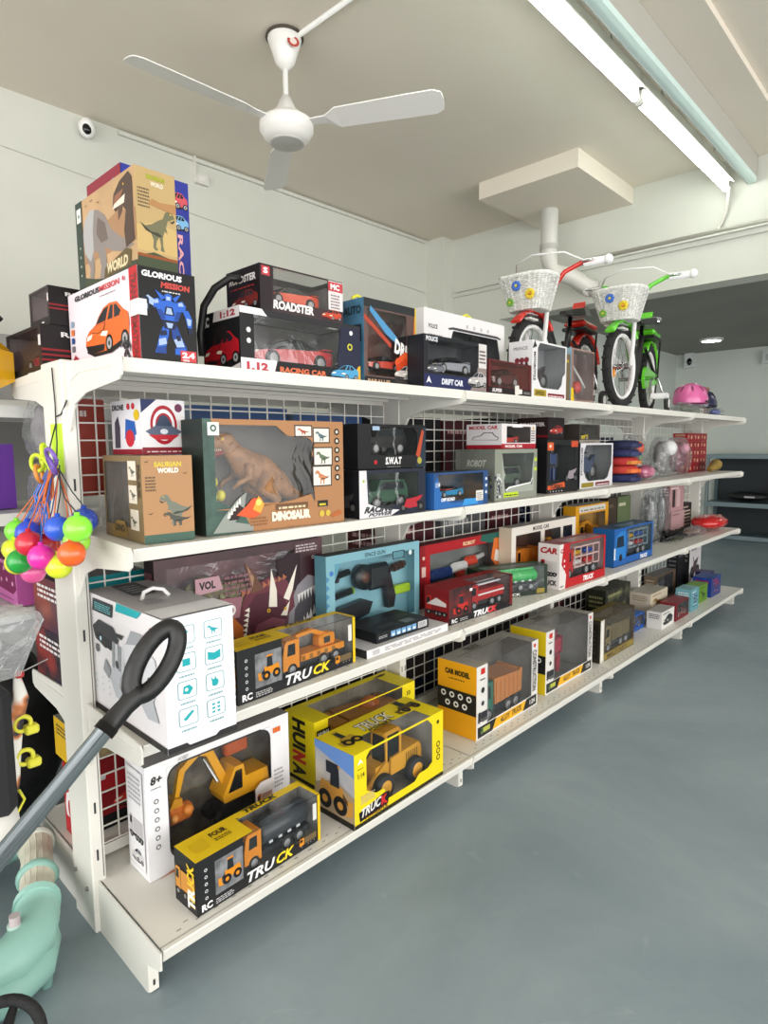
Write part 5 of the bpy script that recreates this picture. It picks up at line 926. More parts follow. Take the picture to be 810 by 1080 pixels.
small('far_end_cream_box','cream box with brown edge standing at the far end of the top shelf',4.5,-.1,Z1,.27,.12,.24,['#8a5a48','#d4ccc0','#c8c0b8','#a89888'],pic=lambda p: p.rect(.1,-.1,.5,1.1,'#d6d2c8'))

# ===== far second shelf =====
def cap(label,x,y,z,c,c2,grp):
    m=MB(); m.lathe([(.0,.046),(.07,.045),(.088,.038),(.094,.022),(.09,.003),(.08,0),(0,0)],mat(c,.8,bump=.5,bscale=20),(0,0,0),'z',20); m.v=[(a*1.15,b_,d) for a,b_,d in m.v]
    o=thing('sun_cap',label,'cap',(x,y,z),0,grp); m.build('cap_crown',o); m=MB(); m.prism([(-.08,-.04),(-.07,-.088),(-.03,-.104),(.03,-.104),(.07,-.088),(.08,-.04)],'z',.006,.026,mat(c2,.6)); m.build('cap_brim',o)
cols=[('#1c2454','#1c2454','lowest of the stack, navy cap'),('#b8382c','#d86a2c','orange-red cap second from the bottom of the stack'),('#b02a2a','#c8782c','dark red cap third from the bottom of the stack'),('#1c2250','#26305c','navy cap second from the top of the stack'),('#161c40','#1c2250','navy cap topmost of the stack')]
z=Z2
for a,b_,l in cols: cap(l+' on the second shelf',2.98,-.165,z,a,b_,'stacked caps'); z+=.048
def bag(name,label,x,y,z,w,d,h,inner,cat,seed=1,content=None):
    rt=thing(name,label,cat,(x,y,z)); random.seed(seed)
    m=MB(); m.ell((0,0,h*.475),(w*.36,d*.3,h*.4),inner if not isinstance(inner,str) else mat(inner,.5),14,10,noise=.12)
    if content:
        for (a,b_,c_,r_,cc) in content: m.ell((a*w,b_*d,c_*h),r_*h,mat(cc,.45),10,8)
    m.build('contents',rt)
    m=MB(); rings=[]; K=11
    for i in range(K+1):
        t=i/K; sx=w*.5*(.86+.14*math.sin(PI*min(1,t*1.15))); sy=d*.5*max(.06,math.sin(PI*(.12+.83*t))**.7); rg=[]
        for q in range(20):
            an=2*PI*q/20; ca,sa=math.cos(an),math.sin(an); j=1+random.uniform(-.07,.07)
            rg.append((sx*abs(ca)**.5*(1 if ca>0 else -1)*j,sy*abs(sa)**.6*(1 if sa>0 else -1)*j,h*t*random.uniform(.985,1.0)))
        rings.append(rg)
    m.loft(rings,BAG,smooth=True); m.build('plastic_bag',rt); return rt
bag('pink_helmet_bag','pink toy in a clear bag in front of the caps on the second shelf',3.24,-.2,Z2,.24,.16,.1,'#b8507a','bagged toy',3,[(0,-.2,.5,.3,'#c86a8c')])
bag('doll_bag','bagged toy with orange spots in clear plastic, right of the caps stack',3.36,-.08,Z2,.28,.12,.27,noisemat('#5c5650','#8a8278',9,.6),'bagged toy',4,[(0,-.2,.7,.16,'#c85a3c'),(.1,-.2,.5,.1,'#6a8a5a')])
bag('white_bear_bag','clear bag with a white bear face toy on the second shelf',3.66,-.15,Z2,.26,.14,.26,noisemat('#8e8c8c','#5c5a5c',8,.6),'bagged toy',5,[(0,-.3,.72,.2,'#dcdcdc'),(-.1,-.45,.78,.05,'#1c1c1c'),(.08,-.45,.78,.05,'#1c1c1c')])
bag('purple_doll_bag','clear bag with maroon and pink toy beside the white bear bag',4.06,-.11,Z2,.32,.15,.26,noisemat('#6a3a48','#a06a78',8,.6),'bagged toy',6,[(0,-.3,.7,.15,'#c890a0'),(.15,-.2,.4,.14,'#7a2c40')])
for i in range(5):
    for j in range(3):
        small('small_red_box',['bottom','second','middle','fourth','topmost'][i]+[' small red box in the left column',' small red box in the middle column',' small red box in the right column'][j]+' of the far end stack',4.3+j*.155,-.1,Z2+i*.0585,.15,.1,.057,['#8e1c26','#a02430','#701820','#e0c8a0'],group='small red boxes in a stack',txt=[('TOY',.1,.3,.3,.7,'#e8d8b0')],pic=lambda p: p.disc(.7,.5,.35,'#d8b890'))
m=MB(); m.tube([(-.12,0,.02),(-.04,-.02,.05),(.05,0,.05),(.13,.02,.03)],[.02,.04,.045,.02],noisemat('#a88a3c','#6a5a2c',12,.5),10); tag(m.build('toy_snake',None,(4.62,-.2,Z2)),'small tan and yellow toy lying near the far end of the second shelf','toy')

# ===== far third shelf =====
small('green_brown_game_box','tall green and brown box standing behind the bagged toys on third shelf',3.22,-.05,Z3,.2,.05,.33,['#5c6a48','#3a2c20','#5a5440','#c8c8a8'])
small('kraft_brown_box','tall dark brown box left of the green box on the third shelf',3.08,-.05,Z3,.13,.05,.33,['#3c2e22','#2c2018','#4a3c30','#6a5a48'])
bag('hanging_tool_bag','clear crinkled bag hanging with grey toys on the third shelf',3.57,-.13,Z3,.2,.11,.36,noisemat('#55585a','#8a8c8c',9,.6),'bagged toy',8)
bag('clear_figure_bag','narrow clear bag with dark figure beside the pink boxes',3.86,-.09,Z3,.16,.1,.36,noisemat('#2c2c2e','#77787a',9,.6),'bagged toy',9)
small('pink_doll_box','tall pale pink box standing on a shorter pink box, third shelf',4.1,-.06,Z3+.161,.3,.05,.2,['#b88e90','#9a7478','#a88888','#e8d8d8'],pic=lambda p:(p.rect(.1,0,.35,1,'#3c2c30'),p.rect(.5,0,.8,1,'#d0b0b0')))
small('short_pink_box','short pink box under the tall pale pink box',4.12,-.07,Z3,.28,.07,.16,['#b49294','#9a7478','#a88888','#6a4a50'])
small('striped_dark_box','dark box with cream stripes beside the pink boxes on third shelf',4.42,-.05,Z3,.2,.06,.2,['#2c1c20','#3a262a','#3a2c30','#c8b8a8'],pic=lambda p:[p.rect(0,i*.2,1,i*.2+.08,'#c4b09c') for i in range(5)])
m=MB(); random.seed(3)
for i in range(16): a=random.uniform(0,6.28); m.tube([(random.uniform(-.2,.2),random.uniform(-.05,.05),.012),(random.uniform(-.2,.2),random.uniform(-.06,.06),.045+random.uniform(0,.03)),(random.uniform(-.25,.25),random.uniform(-.06,.06),.012)],.009,mat(random.choice(['#16171a','#1c1d1f','#26282a','#3c4430']),.5),6)
tag(m.build('tangled_black_toy',None,(3.85,-.17,Z3)),'flat tangled black toy lying on the third shelf below clear bags','toy')
bag('striped_snack_bag','small brown and silver crinkled bag lying before the red bag',4.17,-.2,Z3,.36,.13,.06,noisemat('#6a5048','#9a8a84',12,.5),'bagged toy',12)
rt=thing('red_plastic_bag','bright red glossy bag lying at the far end of the third shelf','bag',(4.55,-.205,Z3))
m=MB(); random.seed(5); m.ell((0,0,.064),(.2,.12,.055),mat('#c41a1c',.25,coat=.6,bump=.6,bscale=14),24,12,noise=.05); m.build('bag_body',rt); m=MB(); m.ell((.03,-.06,.09),(.035,.02,.018),mat('#c8a878'),10,8); m.ell((.14,-.03,.09),(.035,.02,.018),mat('#d8a08c'),10,8); m.build('printed_face',rt)

# ===== goods on the rear half, seen through the grid =====
random.seed(21)
rear=[('dark blue',['#1c2440','#222c4c','#1c2440','#8a9ac0']),('charcoal',['#222326','#2a2a2e','#222326','#777']),('maroon',['#4a1c24','#5a242c','#4a1c24','#c8a0a0']),('blue and white',['#3a5a8c','#9ab0c8','#3a5a8c','#e8e8ec']),('grey',['#5c5e60','#6a6c6e','#5c5e60','#b0b0b0'])]
pos=[(.42,Z2,.37,.35),(.82,Z2,.34,.34),(1.26,Z2,.4,.34),(1.68,Z2,.32,.33),(2.04,Z2,.3,.35),(2.44,Z2,.34,.31),(2.84,Z2,.3,.34),(3.18,Z2,.34,.26),(3.7,Z2,.34,.22),
     (.34,Z3,.3,.34),(1.26,Z3,.36,.34),(1.66,Z3,.36,.35),(2.05,Z3,.3,.34),(2.46,Z3,.34,.36),(2.86,Z3,.36,.34),(3.25,Z3,.3,.33),(3.7,Z3,.5,.3),
     (.36,Z4,.38,.34),(.78,Z4,.36,.36),(1.26,Z4,.4,.36),(1.7,Z4,.36,.38),(2.06,Z4,.3,.36),(2.46,Z4,.4,.36),(2.9,Z4,.36,.34),(3.3,Z4,.28,.34),(3.7,Z4,.5,.26)]
where={Z2:'second',Z3:'third',Z4:'bottom'}
names='first second third fourth fifth sixth seventh eighth ninth'.split(); cnt={}
for i,(x,z,w,h) in enumerate(pos):
    nm,cs=rear[[3,3,1,2,1,4,1,0,4, 1,2,4,2,0,1,1,4, 1,1,0,1,1,2,1,0,1][i]]; cnt[z]=cnt.get(z,0)+1
    small('stock_box',nm+' box behind the '+where[z]+' shelf grid, '+names[cnt[z]-1]+' from near end',x,.12,z,w,.2,h,['#%s'%cs[0][1:]]+cs[1:],group='stock boxes behind the wire grid',pic=(lambda p: (p.rect(0,0,1,.9,'#9ab0cc'),p.rect(.3,0,.36,.9,'#20284a'),p.rect(.65,0,.7,.9,'#20284a'),p.poly([(.05,.2),(.2,.8),(.28,.2)],'#e8eef4'),p.poly([(.4,.1),(.6,.8),(.6,.3)],'#5a8ac8'))) if nm.startswith('blue and') else (lambda p: p.rect(.1,.1,.9,.7,'#3a3236')))
# red boxes seen behind the grid near the end upright
c=Carton('rc_car_box','red box with white RC lettering on the rear bottom shelf','toy box',.3,.085,.215,.022,.155,Z4,0,'#8c1c22',{'L':'#b0202a'})
p=c.pen('L'); p.text('RC',.1,.25,.9,.92,'#e8e4e4',.06,0,-90)
p=c.pen('F'); p.rect(0,.55,1,.8,'#b02028'); p.text('IT',.1,.55,.3,.78,'#d8d8d8',.06,.2); p.rect(0,0,1,.2,'#16181a'); pr_car(p.sub(.35,.2,.95,.6),'#d03a2c'); c.done()
small('yellow_rear_box','yellow box standing on the red RC box at the rear',.025,.17,Z4+.2165,.28,.13,.12,[noisemat('#5a6068','#c8b070',9,.5),'#d0a820','#8a8a80','#3a3a30'])
small('red_blue_car_box','dark red and blue car box, lower of two on the rear third shelf',-.0,.09,Z3,.026,.235,.15,['#3a2440',noisemat('#3a1c50','#8c2c28',7,.4,c='#1c1420'),'#2a1a1c','#e0e0e0'])
small('maroon_car_box','maroon windowed car box, upper of two on the rear third shelf',-.0,.09,Z3+.1515,.026,.225,.15,['#5a2430',noisemat('#2a2048','#8c4030',6,.4,c='#5a2430'),'#3a2a2c','#e0e0e0'])

# ===== ceiling fan =====
fx,fy=1.385,.839
fan=thing('ceiling_fan','white ceiling fan with three blades hanging from the ceiling','ceiling fan',(fx,fy,H))
FW=mat('#e6e4e0',.35)
m=MB(); m.lathe([(0,0),(.075,0),(.08,-.02),(.045,-.12),(.02,-.15),(0,-.15)],FW); m.build('canopy',fan)
m=MB(); m.lathe([(0,.0),(.09,0),(.085,.012),(0,.012)],mat('#4a4238',.8),(0,0,-.012)); m.build('ceiling_mount',fan)
m=MB(); pp=Pen(m,(-.035,-.071,-.085),(.05,-.02,0),(0.004,.012,.055),(-.5,-.85,-.2)); pp.disc(.5,.5,.5,'#b03a30'); pp.disc(.5,.5,.3,'#e0d0c8'); m.build('maker_badge',fan)
m=MB(); m.cyl((0,0,-.14),(0,0,-.30),.013,FW,12); m.build('downrod',fan)
m=MB(); m.lathe([(0,-.27),(.022,-.27),(.05,-.33),(.105,-.375),(.125,-.385),(.128,-.395),(.128,-.425),(.12,-.435),(.11,-.455),(.085,-.475),(0,-.478)],FW,n=40); m.lathe([(.08,-.470),(.084,-.481),(.075,-.484),(0,-.486)],mat('#b8b6b2',.3),n=32); m.build('motor_housing',fan)
for k in range(3):
    a=R(-62+120*k); M=Matrix.Rotation(a,4,'Z')
    m=MB(); rings=[]
    for t,wd in ((.12,.05),(.2,.055),(.26,.12),(.4,.125),(.6,.135),(.72,.135),(.755,.1),(.76,.04)):
        tl=-R(14)*(1 if t>.22 else .3)
        rings.append([(t,-wd/2*math.cos(tl),-.40-wd/2*math.sin(tl)),(t,wd/2*math.cos(tl),-.40+wd/2*math.sin(tl)),(t,wd/2*math.cos(tl),-.395+wd/2*math.sin(tl)),(t,-wd/2*math.cos(tl),-.395-wd/2*math.sin(tl))])
    m.loft(rings,FW); m.xf(M); m.build('blade',fan)
m=MB(); m.tube([(fx+.03,fy-.05,H-.012),(fx+.05,-.7,H-.012)],.012,FW,8); tag(m.build('ceiling_conduit'),'white conduit along the ceiling leading to the fan','conduit')

# ===== fluorescent battens =====
TY,TZ=-.31,2.98
def tube_light(x0,x1,label,lit=True,y=TY):
    o=thing('fluorescent_batten',label,'ceiling light',((x0+x1)/2,y,TZ),0)
    h=(x1-x0)/2
    m=MB(); m.prism([(-.05,.04),(-.02,.075),(.02,.075),(.05,.04),(.046,.036),(.018,.052),(-.018,.052),(-.046,.036)],'x',-h,h,mat('#d8d6ce',.4)); m.box(-h,-.02,.05,h,.02,.12,mat('#cfcdc6',.5)); m.build('housing',o)
    for s_ in (-1,1): m=MB(); m.cyl((s_*h,0,.0),(s_*(h-.02),0,.0),.02,mat('#d8d8d4'),12); m.box(s_*h-.008*s_-.006,-.012,0,s_*h-.008*s_+.006,.012,.06,mat('#cfcfca')); m.build('lamp_holder',o)
    m=MB(); m.cyl((-h+.02,0,0),(h-.02,0,0),.018,mat('#f6fff6',.3,emit=18.0 if lit else 0) if lit else mat('#c8dcd8',.2),14); m.build('tube',o)
    for xx in (-h*.6,h*.6): m=MB(); m.cyl((xx,0,.11),(xx,0,H-TZ),.006,mat('#c8c6c0'),8); m.build('hanger',o)
    return o
tube_light(1.15,2.68,'lit fluorescent tube, the nearer of the two in line over the aisle')
tube_light(2.71,4.22,'lit fluorescent tube, the farther of the two ending near the beam')
m=MB(); m.box(.4,-.474,3.0,4.28,-.425,3.03,mat('#d2e8e4',.35)); m.box(.4,-.425,2.995,4.28,-.42,3.06,mat('#9fa09a')); m.box(.4,-.474,3.03,4.28,-.44,3.19,mat('#b0aea6'))
tag(m.build('metal_lighting_channel'),'pale green grey metal channel fixed to the beam beside the lit fluorescent tubes','channel')
m=MB(); m.tube([(BX-.03,-2.6,2.735),(BX-.03,.75,2.735)],.016,mat('#c6c4bb'),8); m.tube([(BX-.03,-.25,2.74),(BX-.03,-.3,2.85),(BX-.1,-.33,2.98)],.01,mat('#c6c4bb'),6); tag(m.build('beam_conduit'),'grey conduit pipe resting along the ledge of the beam','conduit')

# drain pipe below the ceiling box
m=MB(); m.tube([(3.96,.87,3.08),(3.96,.87,2.72),(3.98,.85,2.62),(4.1,.74,2.58),(4.17,.66,2.51),(4.22,.62,2.49)],.065,mat('#c9c7c0',.4),18)
m.cyl((3.96,.87,2.82),(3.96,.87,2.78),.072,mat('#c9c7c0',.4),18); tag(m.build('hanging_drain_pipe'),'fat grey plastic drain pipe dropping from the ceiling box behind the red bicycle','pipe')

# camera on wall
c_=thing('security_camera','white dome security camera with black lens at the top of left wall','security camera',(1.0,WY-.0,3.12))
m=MB(); m.ell((0,-.05,0),(.045,.045,.055),mat('#ececea',.3),20,14); m.cyl((0,-.0,.03),(0,-.04,.03),.03,mat('#ececea')); m.build('housing',c_)
m=MB(); m.ell((-.012,-.078,-.018),(.026,.02,.03),mat('#0c0c0e',.1),14,10); m.build('lens',c_)
o=MB(); o.box(1.70,WY-.03,3.03,1.80,WY,3.09,mat('#d8d6cf')); o.box(1.70,WY-.02,3.09,1.715,WY,3.2,mat('#d8d6cf')); o.box(1.73,WY-.035,3.045,1.77,WY-.03,3.075,mat('#e4e2dc')); tag(o.build('junction_box'),'small white electrical junction box on the left wall under the ceiling','junction box')
c_=thing('mounted_camera','small white camera with black lens on the far grey wall','security camera',(8.9,1.36,2.43))
m=MB(); m.box(-.1,-.06,-.1,-.0,.06,.1,mat('#d4d8d8')); m.build('housing',c_); m=MB(); m.ell((-.105,-.01,-.02),(.02,.035,.05),mat('#0c0c0e',.1),10,8); m.build('lens',c_)
m=MB(); m.box(8.82,.26,2.30,8.9,.46,2.46,mat('#c8cccc')); m.box(8.815,.3,2.34,8.82,.42,2.42,mat('#9ea4a4')); tag(m.build('wall_socket_box'),'small pale square box on the far grey wall','wall box')
for (x,y,l) in ((5.97,-1.3,'unseen ceiling light added to brighten the far room, nearer row'),(7.75,-1.3,'unseen ceiling light added to brighten the far room, farther row'),(5.97,.86,'round recessed ceiling light nearer the beam'),(7.75,.77,'round recessed ceiling light nearer the far wall')):  # first two are out of view, added only to brighten the far room
    o=thing('downlight',l,'ceiling light',(x,y,2.53)); m=MB(); m.lathe([(.13,0),(.13,-.02),(.11,-.03),(.105,-.012)],mat('#d4d4d2')); m.build('rim',o); m=MB(); m.lathe([(0,-.022),(.108,-.022)],mat('#fffdf6',.4,emit=22)); m.build('diffuser',o)

# ===== dark shelf unit at far end =====
UM=mat('#54666c',.45); UD=mat('#272e33',.6)
u=thing('metal_shelf_unit','dark grey green metal shelf unit against the far wall','shelving',(8.4,.2,0))
for z in (1.09,.46,.03): m=MB(); m.box(0,-2.2,z,.46,.76,z+.035,UM,bev=.004); m.box(-.004,-2.2,z-.02,.0,.76,z+.035,mat('#7b8c92',.4)); m.build('shelf_board',u)
for y in(.74,-.7,-2.18): m=MB(); m.box(0,y-.02,0,.04,y+.02,1.12,mat('#7f8a8c',.5)); m.box(.42,y-.02,0,.46,y+.02,1.12,UM); m.build('post',u)
m=MB(); m.box(.455,-2.2,0,.46,.76,1.1,UD); m.build('back_panel',u)
rt=thing('black_tool_case','low black object with a silver label on the dark far shelf unit','case',(8.57,.47,.515)); m=MB(); m.ell((0,0,.06),(.14,.25,.06),mat('#101214',.5),16,10,noise=.08); m.build('case_body',rt); m=MB(); m.box(-.15,-.1,.05,-.14,.02,.07,mat('#b8b8b8')); m.build('case_label',rt)
m=MB(); m.ell((0,0,.13),(.15,.3,.13),mat('#0e1112',.6),16,10,noise=.1); tag(m.build('black_bag',None,(8.61,-.12,.525)),'rounded black bag on the dark far shelf unit at the right','bag')

# ===== bicycles =====
def bicycle(label,x,y,z,rot,c,accent):
    o=thing('kids_bicycle',label,'bicycle',(x,y,z),rot); r=.22; wb=.80; P=mat(c,.25,coat=.5); K=mat('#17171a',.35); WH=mat('#e2e2e2',.35)
    fr=R(-rot+2)
    def wheel(px,ang,name):
        m=MB(); m.torus((0,0,0),r-.022,.024,RUB,n=44,k=10,flat=1.0); m.torus((0,0,0),r-.052,.011,WH,n=40,k=8,flat=1.6); m.cyl((0,-.04,0),(0,.04,0),.016,CHROME,12)
        for i in range(44): 
            a=2*PI*i/44
            if i%2==0: m.box(-.005,-.02,r-.003,.005,.02,r+.004,RUB,M=Matrix.Rotation(a,4,'Y'))
        w_=m.build(name,o,(px,0,r),(0,0,ang))
        m=MB()
        for i in range(16): a=2*PI*i/16; m.tube([(0,.02*(-1)**i,0),(math.cos(a)*(r-.055),0,math.sin(a)*(r-.055))],.0018,CHROME,4)
        m.build('spokes',w_)
        m=MB(); 
        for sy in(-1,1): m.box(-.02,sy*.006-.003,-r*.62,.02,sy*.006+.003,-r*.5,mat('#e08a1c',.3))
        m.xf(Matrix.Rotation(R(70),4,'Y')); m.build('reflector',w_); return w_
    wheel(0,fr,'front_wheel'); wheel(wb,0,'rear_wheel')
    # front assembly (fork, bars, basket) steered by fr
    FA=Matrix.Rotation(fr,4,'Z')
    def F_(m,name): m.xf(FA); return m.build(name,o)
    m=MB()
    for s_ in(-1,1): m.tube([(0,s_*.05,r),(.03,s_*.05,r+.12),(.07,s_*.04,r*2+.03),(.085,0,r*2+.06)],.012,P if accent=='fork' else WH,8)
    m.tube([(.085,0,r*2+.04),(.12,0,r*2+.2)],.018,P,10); F_(m,'fork')
    m=MB(); 
    arc=[(math.cos(R(a))*(r+.02),0,r+math.sin(R(a))*(r+.02)) for a in range(45,140,10)]
    m.tube(arc,.009,P,8,flat=3.4); F_(m,'mudguard')
    m=MB(); m.tube([(.12,0,.62),(.13,0,.66)],.02,K,10); m.tube([(.19,-.27,.70),(.17,-.17,.70),(.13,-.10,.66),(.12,-.04,.58),(.12,.04,.58),(.13,.10,.66),(.17,.17,.70),(.19,.27,.70)],.012,P,10); F_(m,'handlebar')
    for s_ in(-1,1): m=MB(); m.cyl((.18,s_*.18,.70),(.2,s_*.29,.70),.019,WH,12); m.ell((.2,s_*.295,.70),.024,WH,12,8); m.tube([(.16,s_*.19,.70),(.12,s_*.2,.69),(.1,s_*.26,.685)],.005,CHROME,6); F_(m,'handlebar_grip')
    m=MB(); m.tube([(.16,-.2,.7),(.04,-.14,.73),(-.02,0,.73),(.04,.12,.72),(.16,.19,.7)],.004,WH,6); m.tube([(.1,-.05,.66),(0,-.06,.55),(.04,-.05,.47)],.004,mat('#c8c8c8'),6); F_(m,'brake_cable')
    # wicker basket
    m=MB(); WM=noisemat('#e6e6e2','#c9c9c4',60,.6,2)
    def ring(t):
        a=.072+.026*t; b_=.088+.044*t; z=.455+.155*t; cx=-.035-.01*t; pts=[]
        for k in range(28):
            an=2*PI*k/28; ca,sa=math.cos(an),math.sin(an); pts.append((cx+a*abs(ca)**.6*(1 if ca>0 else -1),b_*abs(sa)**.6*(1 if sa>0 else -1),z))
        return pts
    N=18; rg=[]
    for i in range(N+1):
        rg.append(ring(i/N))
    m.loft(rg,WM,cap=False,smooth=True); m.face(rg[0],WM)
    for i in range(N):   # woven strands
        q=ring((i+.5)/N); q=[( -.04+(a+.04)*(1.01+.045*((k+i)%2)), b_*(1.01+.045*((k+i)%2)),c__) for k,(a,b_,c__) in enumerate(q)]
        m.tube(q,.0036,WM,5,closed=True)
    [m.tube([(a+(-.04-a)*-.03,b_*1.03,c__) for a,b_,c__ in (ring(0)[k],ring(1)[k])],.004,WM,5) for k in range(28)]; m.tube(ring(1.02),.009,WM,8,closed=True); bk=F_(m,'basket')
    for (a,b_,cc,rr) in ((.018,.565,'#3f6cc0',.026),(-.05,.52,'#d8c02c',.027),(.06,.495,'#6aa03c',.021)):
        m=MB()
        tt=(b_-.455)/.155
        for k in range(8):
            an=k*PI/4; m.ell((-.035-.01*tt-(.072+.026*tt)*1.07-math.sin(an)*rr*.1,a+math.cos(an)*rr*.6,b_+math.sin(an)*rr*.6),(.006,rr*.42,rr*.36),mat(cc,.5),8,6)
        m.ell((-.035-.01*tt-(.072+.026*tt)*1.07-.004,a,b_),(.006,rr*.25,rr*.25),mat('#e8d840' if cc!='#d8c02c' else '#e08a20'),8,6)
        m.xf(FA); m.build('basket_flower',bk)
    m=MB(); m.box(-.115,-.045,.405,-.03,.045,.415,mat('#c8c8c4')); 
    for i in range(6): m.tube([(-.12+i*.015,-.05,.43),(-.12+i*.015,.05,.43)],.003,WH,5)
    m.tube([(.1,0,.5),(-.0,0,.44),(-.1,0,.43)],.005,WH,6); F_(m,'basket_bracket')
    # frame
    m=MB(); m.tube([(.1,0,.52),(.2,0,.40),(.33,0,.26),(.42,0,.2)],[.026,.026,.024,.022],K,10); m.tube([(.11,0,.47),(.2,0,.34),(.3,0,.24),(.42,0,.19)],.02,P,10)
    m.tube([(.42,0,.19),(.5,0,.36),(.53,0,.46)],.018,K,10)
    for s_ in(-1,1): m.tube([(.42,s_*.03,.19),(wb,s_*.05,r)],.011,K,8); m.tube([(.51,s_*.03,.38),(wb,s_*.05,r)],.010,K,8)
    m.build('frame',o)
    m=MB(); m.tube([(.53,0,.45),(.545,0,.52)],.013,CHROME,10); m.build('seat_post',o)
    m=MB(); m.loft([[(.42+0,-.02,.515),(.42,.02,.515),(.42,.015,.535),(.42,-.015,.535)],[(.5,-.035,.52),(.5,.035,.52),(.5,.03,.555),(.5,-.03,.555)],[(.6,-.075,.53),(.6,.075,.53),(.6,.06,.575),(.6,-.06,.575)],[(.67,-.08,.54),(.67,.08,.54),(.67,.06,.59),(.67,-.06,.59)]],K,smooth=True); m.build('seat',o)
    m=MB(); m.prism([(.60,.545),(.69,.54),(.70,.63),(.675,.60),(.64,.575)],'y',-.035,.035,P); m.build('seat_back',o)
    m=MB(); m.box(.60,-.07,.455,.84,.07,.475,K,bev=.006); 
    for s_ in(-1,1): m.tube([(.84,s_*.06,.46),(wb+.02,s_*.055,r)],.006,K,6)
    m.build('rear_rack',o); m=MB(); m.box(.61,-.065,.478,.85,.065,.515,P,bev=.015); m.build('rack_pad',o)
    m=MB(); arc=[(wb+math.cos(R(a))*(r+.02),0,r+math.sin(R(a))*(r+.02)) for a in range(20,150,10)]; m.tube(arc,.009,P,8,flat=3.4); m.build('mudguard',o)
    m=MB(); m.prism([(.4,.24),(.44,.26),(.7,.25),(.84,.25),(.84,.19),(.42,.13),(.37,.18)],'y',-.055,-.038,P if accent=='fork' else P); m.build('chain_guard',o)
    m=MB(); m.cyl((.42,-.1,.19),(.42,.1,.19),.012,CHROME,10); m.tube([(.42,-.08,.19),(.40,-.09,.08)],.008,CHROME,6); m.tube([(.42,.08,.19),(.44,.09,.30)],.008,CHROME,6); m.build('crank',o)
    for (a,yy,zz) in ((.40,-.14,.08),(.44,.14,.30)):
        m=MB(); m.box(a-.045,yy-.04,zz-.014,a-.03,yy+.04,zz+.014,WH); m.box(a+.03,yy-.04,zz-.014,a+.045,yy+.04,zz+.014,WH); m.box(a-.045,yy-.045,zz-.014,a+.045,yy-.035,zz+.014,WH); m.box(a-.045,yy+.035,zz-.014,a+.045,yy+.045,zz+.014,WH); m.box(a-.008,yy-.04,zz-.01,a+.008,yy+.04,zz+.01,WH); m.build('pedal',o)
    # training wheels
    for s_ in(-1,1): m=MB(); m.tube([(wb,s_*.06,r),(wb-.02,s_*.1,.12),(wb-.02,s_*.115,.06)],.007,CHROME,6); m.lathe([(0,-.012),(.05,-.012),(.058,-.006),(.058,.006),(.05,.012),(0,.012)],mat('#1a1a1c',.6),(wb-.02,s_*.125,.058),'y',18); m.lathe([(0,-.014),(.03,-.014),(.03,.014),(0,.014)],WH,(wb-.02,s_*.125,.058),'y',14); m.build('training_wheel',o)
    return o
bicycle('red and black kids bicycle with white flowered basket on the top shelf',2.25,.0,Z1+.009,8,'#c8281e','x')
bicycle('green and black kids bicycle with white flowered basket on the top shelf',2.83,-.21,Z1+.009,11,'#5fc42a','x')

def helmet(label,x,y,z,c,c2,rot,s=1.0):
    o=thing('bicycle_helmet',label,'helmet',(x,y,z),rot); m=MB(); vs=[]
    prof=[(.11*s,0),(.112*s,.03*s),(.1*s,.075*s),(.07*s,.11*s),(.03*s,.128*s),(0,.132*s)]
    m.lathe(prof,mat(c,.3,coat=.4),n=24); m.v=[(a*1.25,b_*.95,d) for a,b_,d in m.v]; m.build('shell',o)
    for i in range(9):
        an=R(-160+i*40); m=MB()
        for (rr_,zz) in ((.088,.088),):
            q=Vector((math.cos(an)*rr_*1.25*s,math.sin(an)*rr_*.95*s,zz*s)); Mx=Matrix.Rotation(an,4,'Z')@Matrix.Rotation(R(52),4,'Y'); m.ell(q,(.026*s,.008*s,.007*s),mat(c2,.6),10,6,M=Mx)
        m.build('air_vent',o)
    m=MB(); m.tube([(-.06*s,-.1*s,.01),(-.01,-.115*s,-.0+.008),(.05*s,-.1*s,.01)],.005,mat('#1c1c1e'),6); m.build('strap',o); return o
helmet('pink helmet with dark vents lying beside the green bicycle',3.98,-.21,Z1+.078,'#d0619a','#8c3c66',8,1.05)
helmet('dark navy and purple helmet behind the pink helmet',4.28,-.18,Z1+.064,'#2c2a48','#0f0f18',-10,1.0)
bag('helmet_pads_bag','crinkled clear bag with green and black bits under the pink helmet',3.9,-.24,Z1,.5,.12,.075,noisemat('#3c4636','#8a9088',10,.6),'bagged toy',14)
bag('blue_pads_bag','clear bag with blue contents at the foot of the navy helmet',4.33,-.27,Z1,.24,.1,.06,'#4a5a9c','bagged toy',15)

# ===== bouncy balls on strings at the end upright =====
cols=['#7ee03c','#d8e828','#2448c8','#c82038','#1fa03c','#e028a0','#e8601c','#e8e428','#2458d0','#8cf03c','#e85a9c','#d8e42c','#c01c2c','#9ae03c','#e06a20','#1c3c98','#d8e020']
pp=[(17,560),(23,582),(41,562),(53,571),(42,587),(61,584),(76,580),(23,601-20),(61,557),(84,554),(33,593),(63,592),(37,573),(72,567),(12,577),(70,553),(8,577)]
random.seed(4)
balls=[(-.09,.106,1.066,0),(-.105,.078,1.022,1),(-.11,-.052,1.078,2),(-.13,-.12,1.062,3),(-.13,-.045,1.012,4),(-.12,-.165,1.035,5),(-.09,-.262,1.05,6),(-.12,.012,1.0,7),(-.09,-.19,1.098,8),(-.09,-.305,1.108,9),(-.09,.0,.975,10),(-.09,-.18,1.012,11),(-.07,-.05,1.045,12),(-.065,-.225,1.07,13),(-.075,.095,1.005,14),(-.05,-.235,1.115,15),(-.09,.145,1.015,16)]
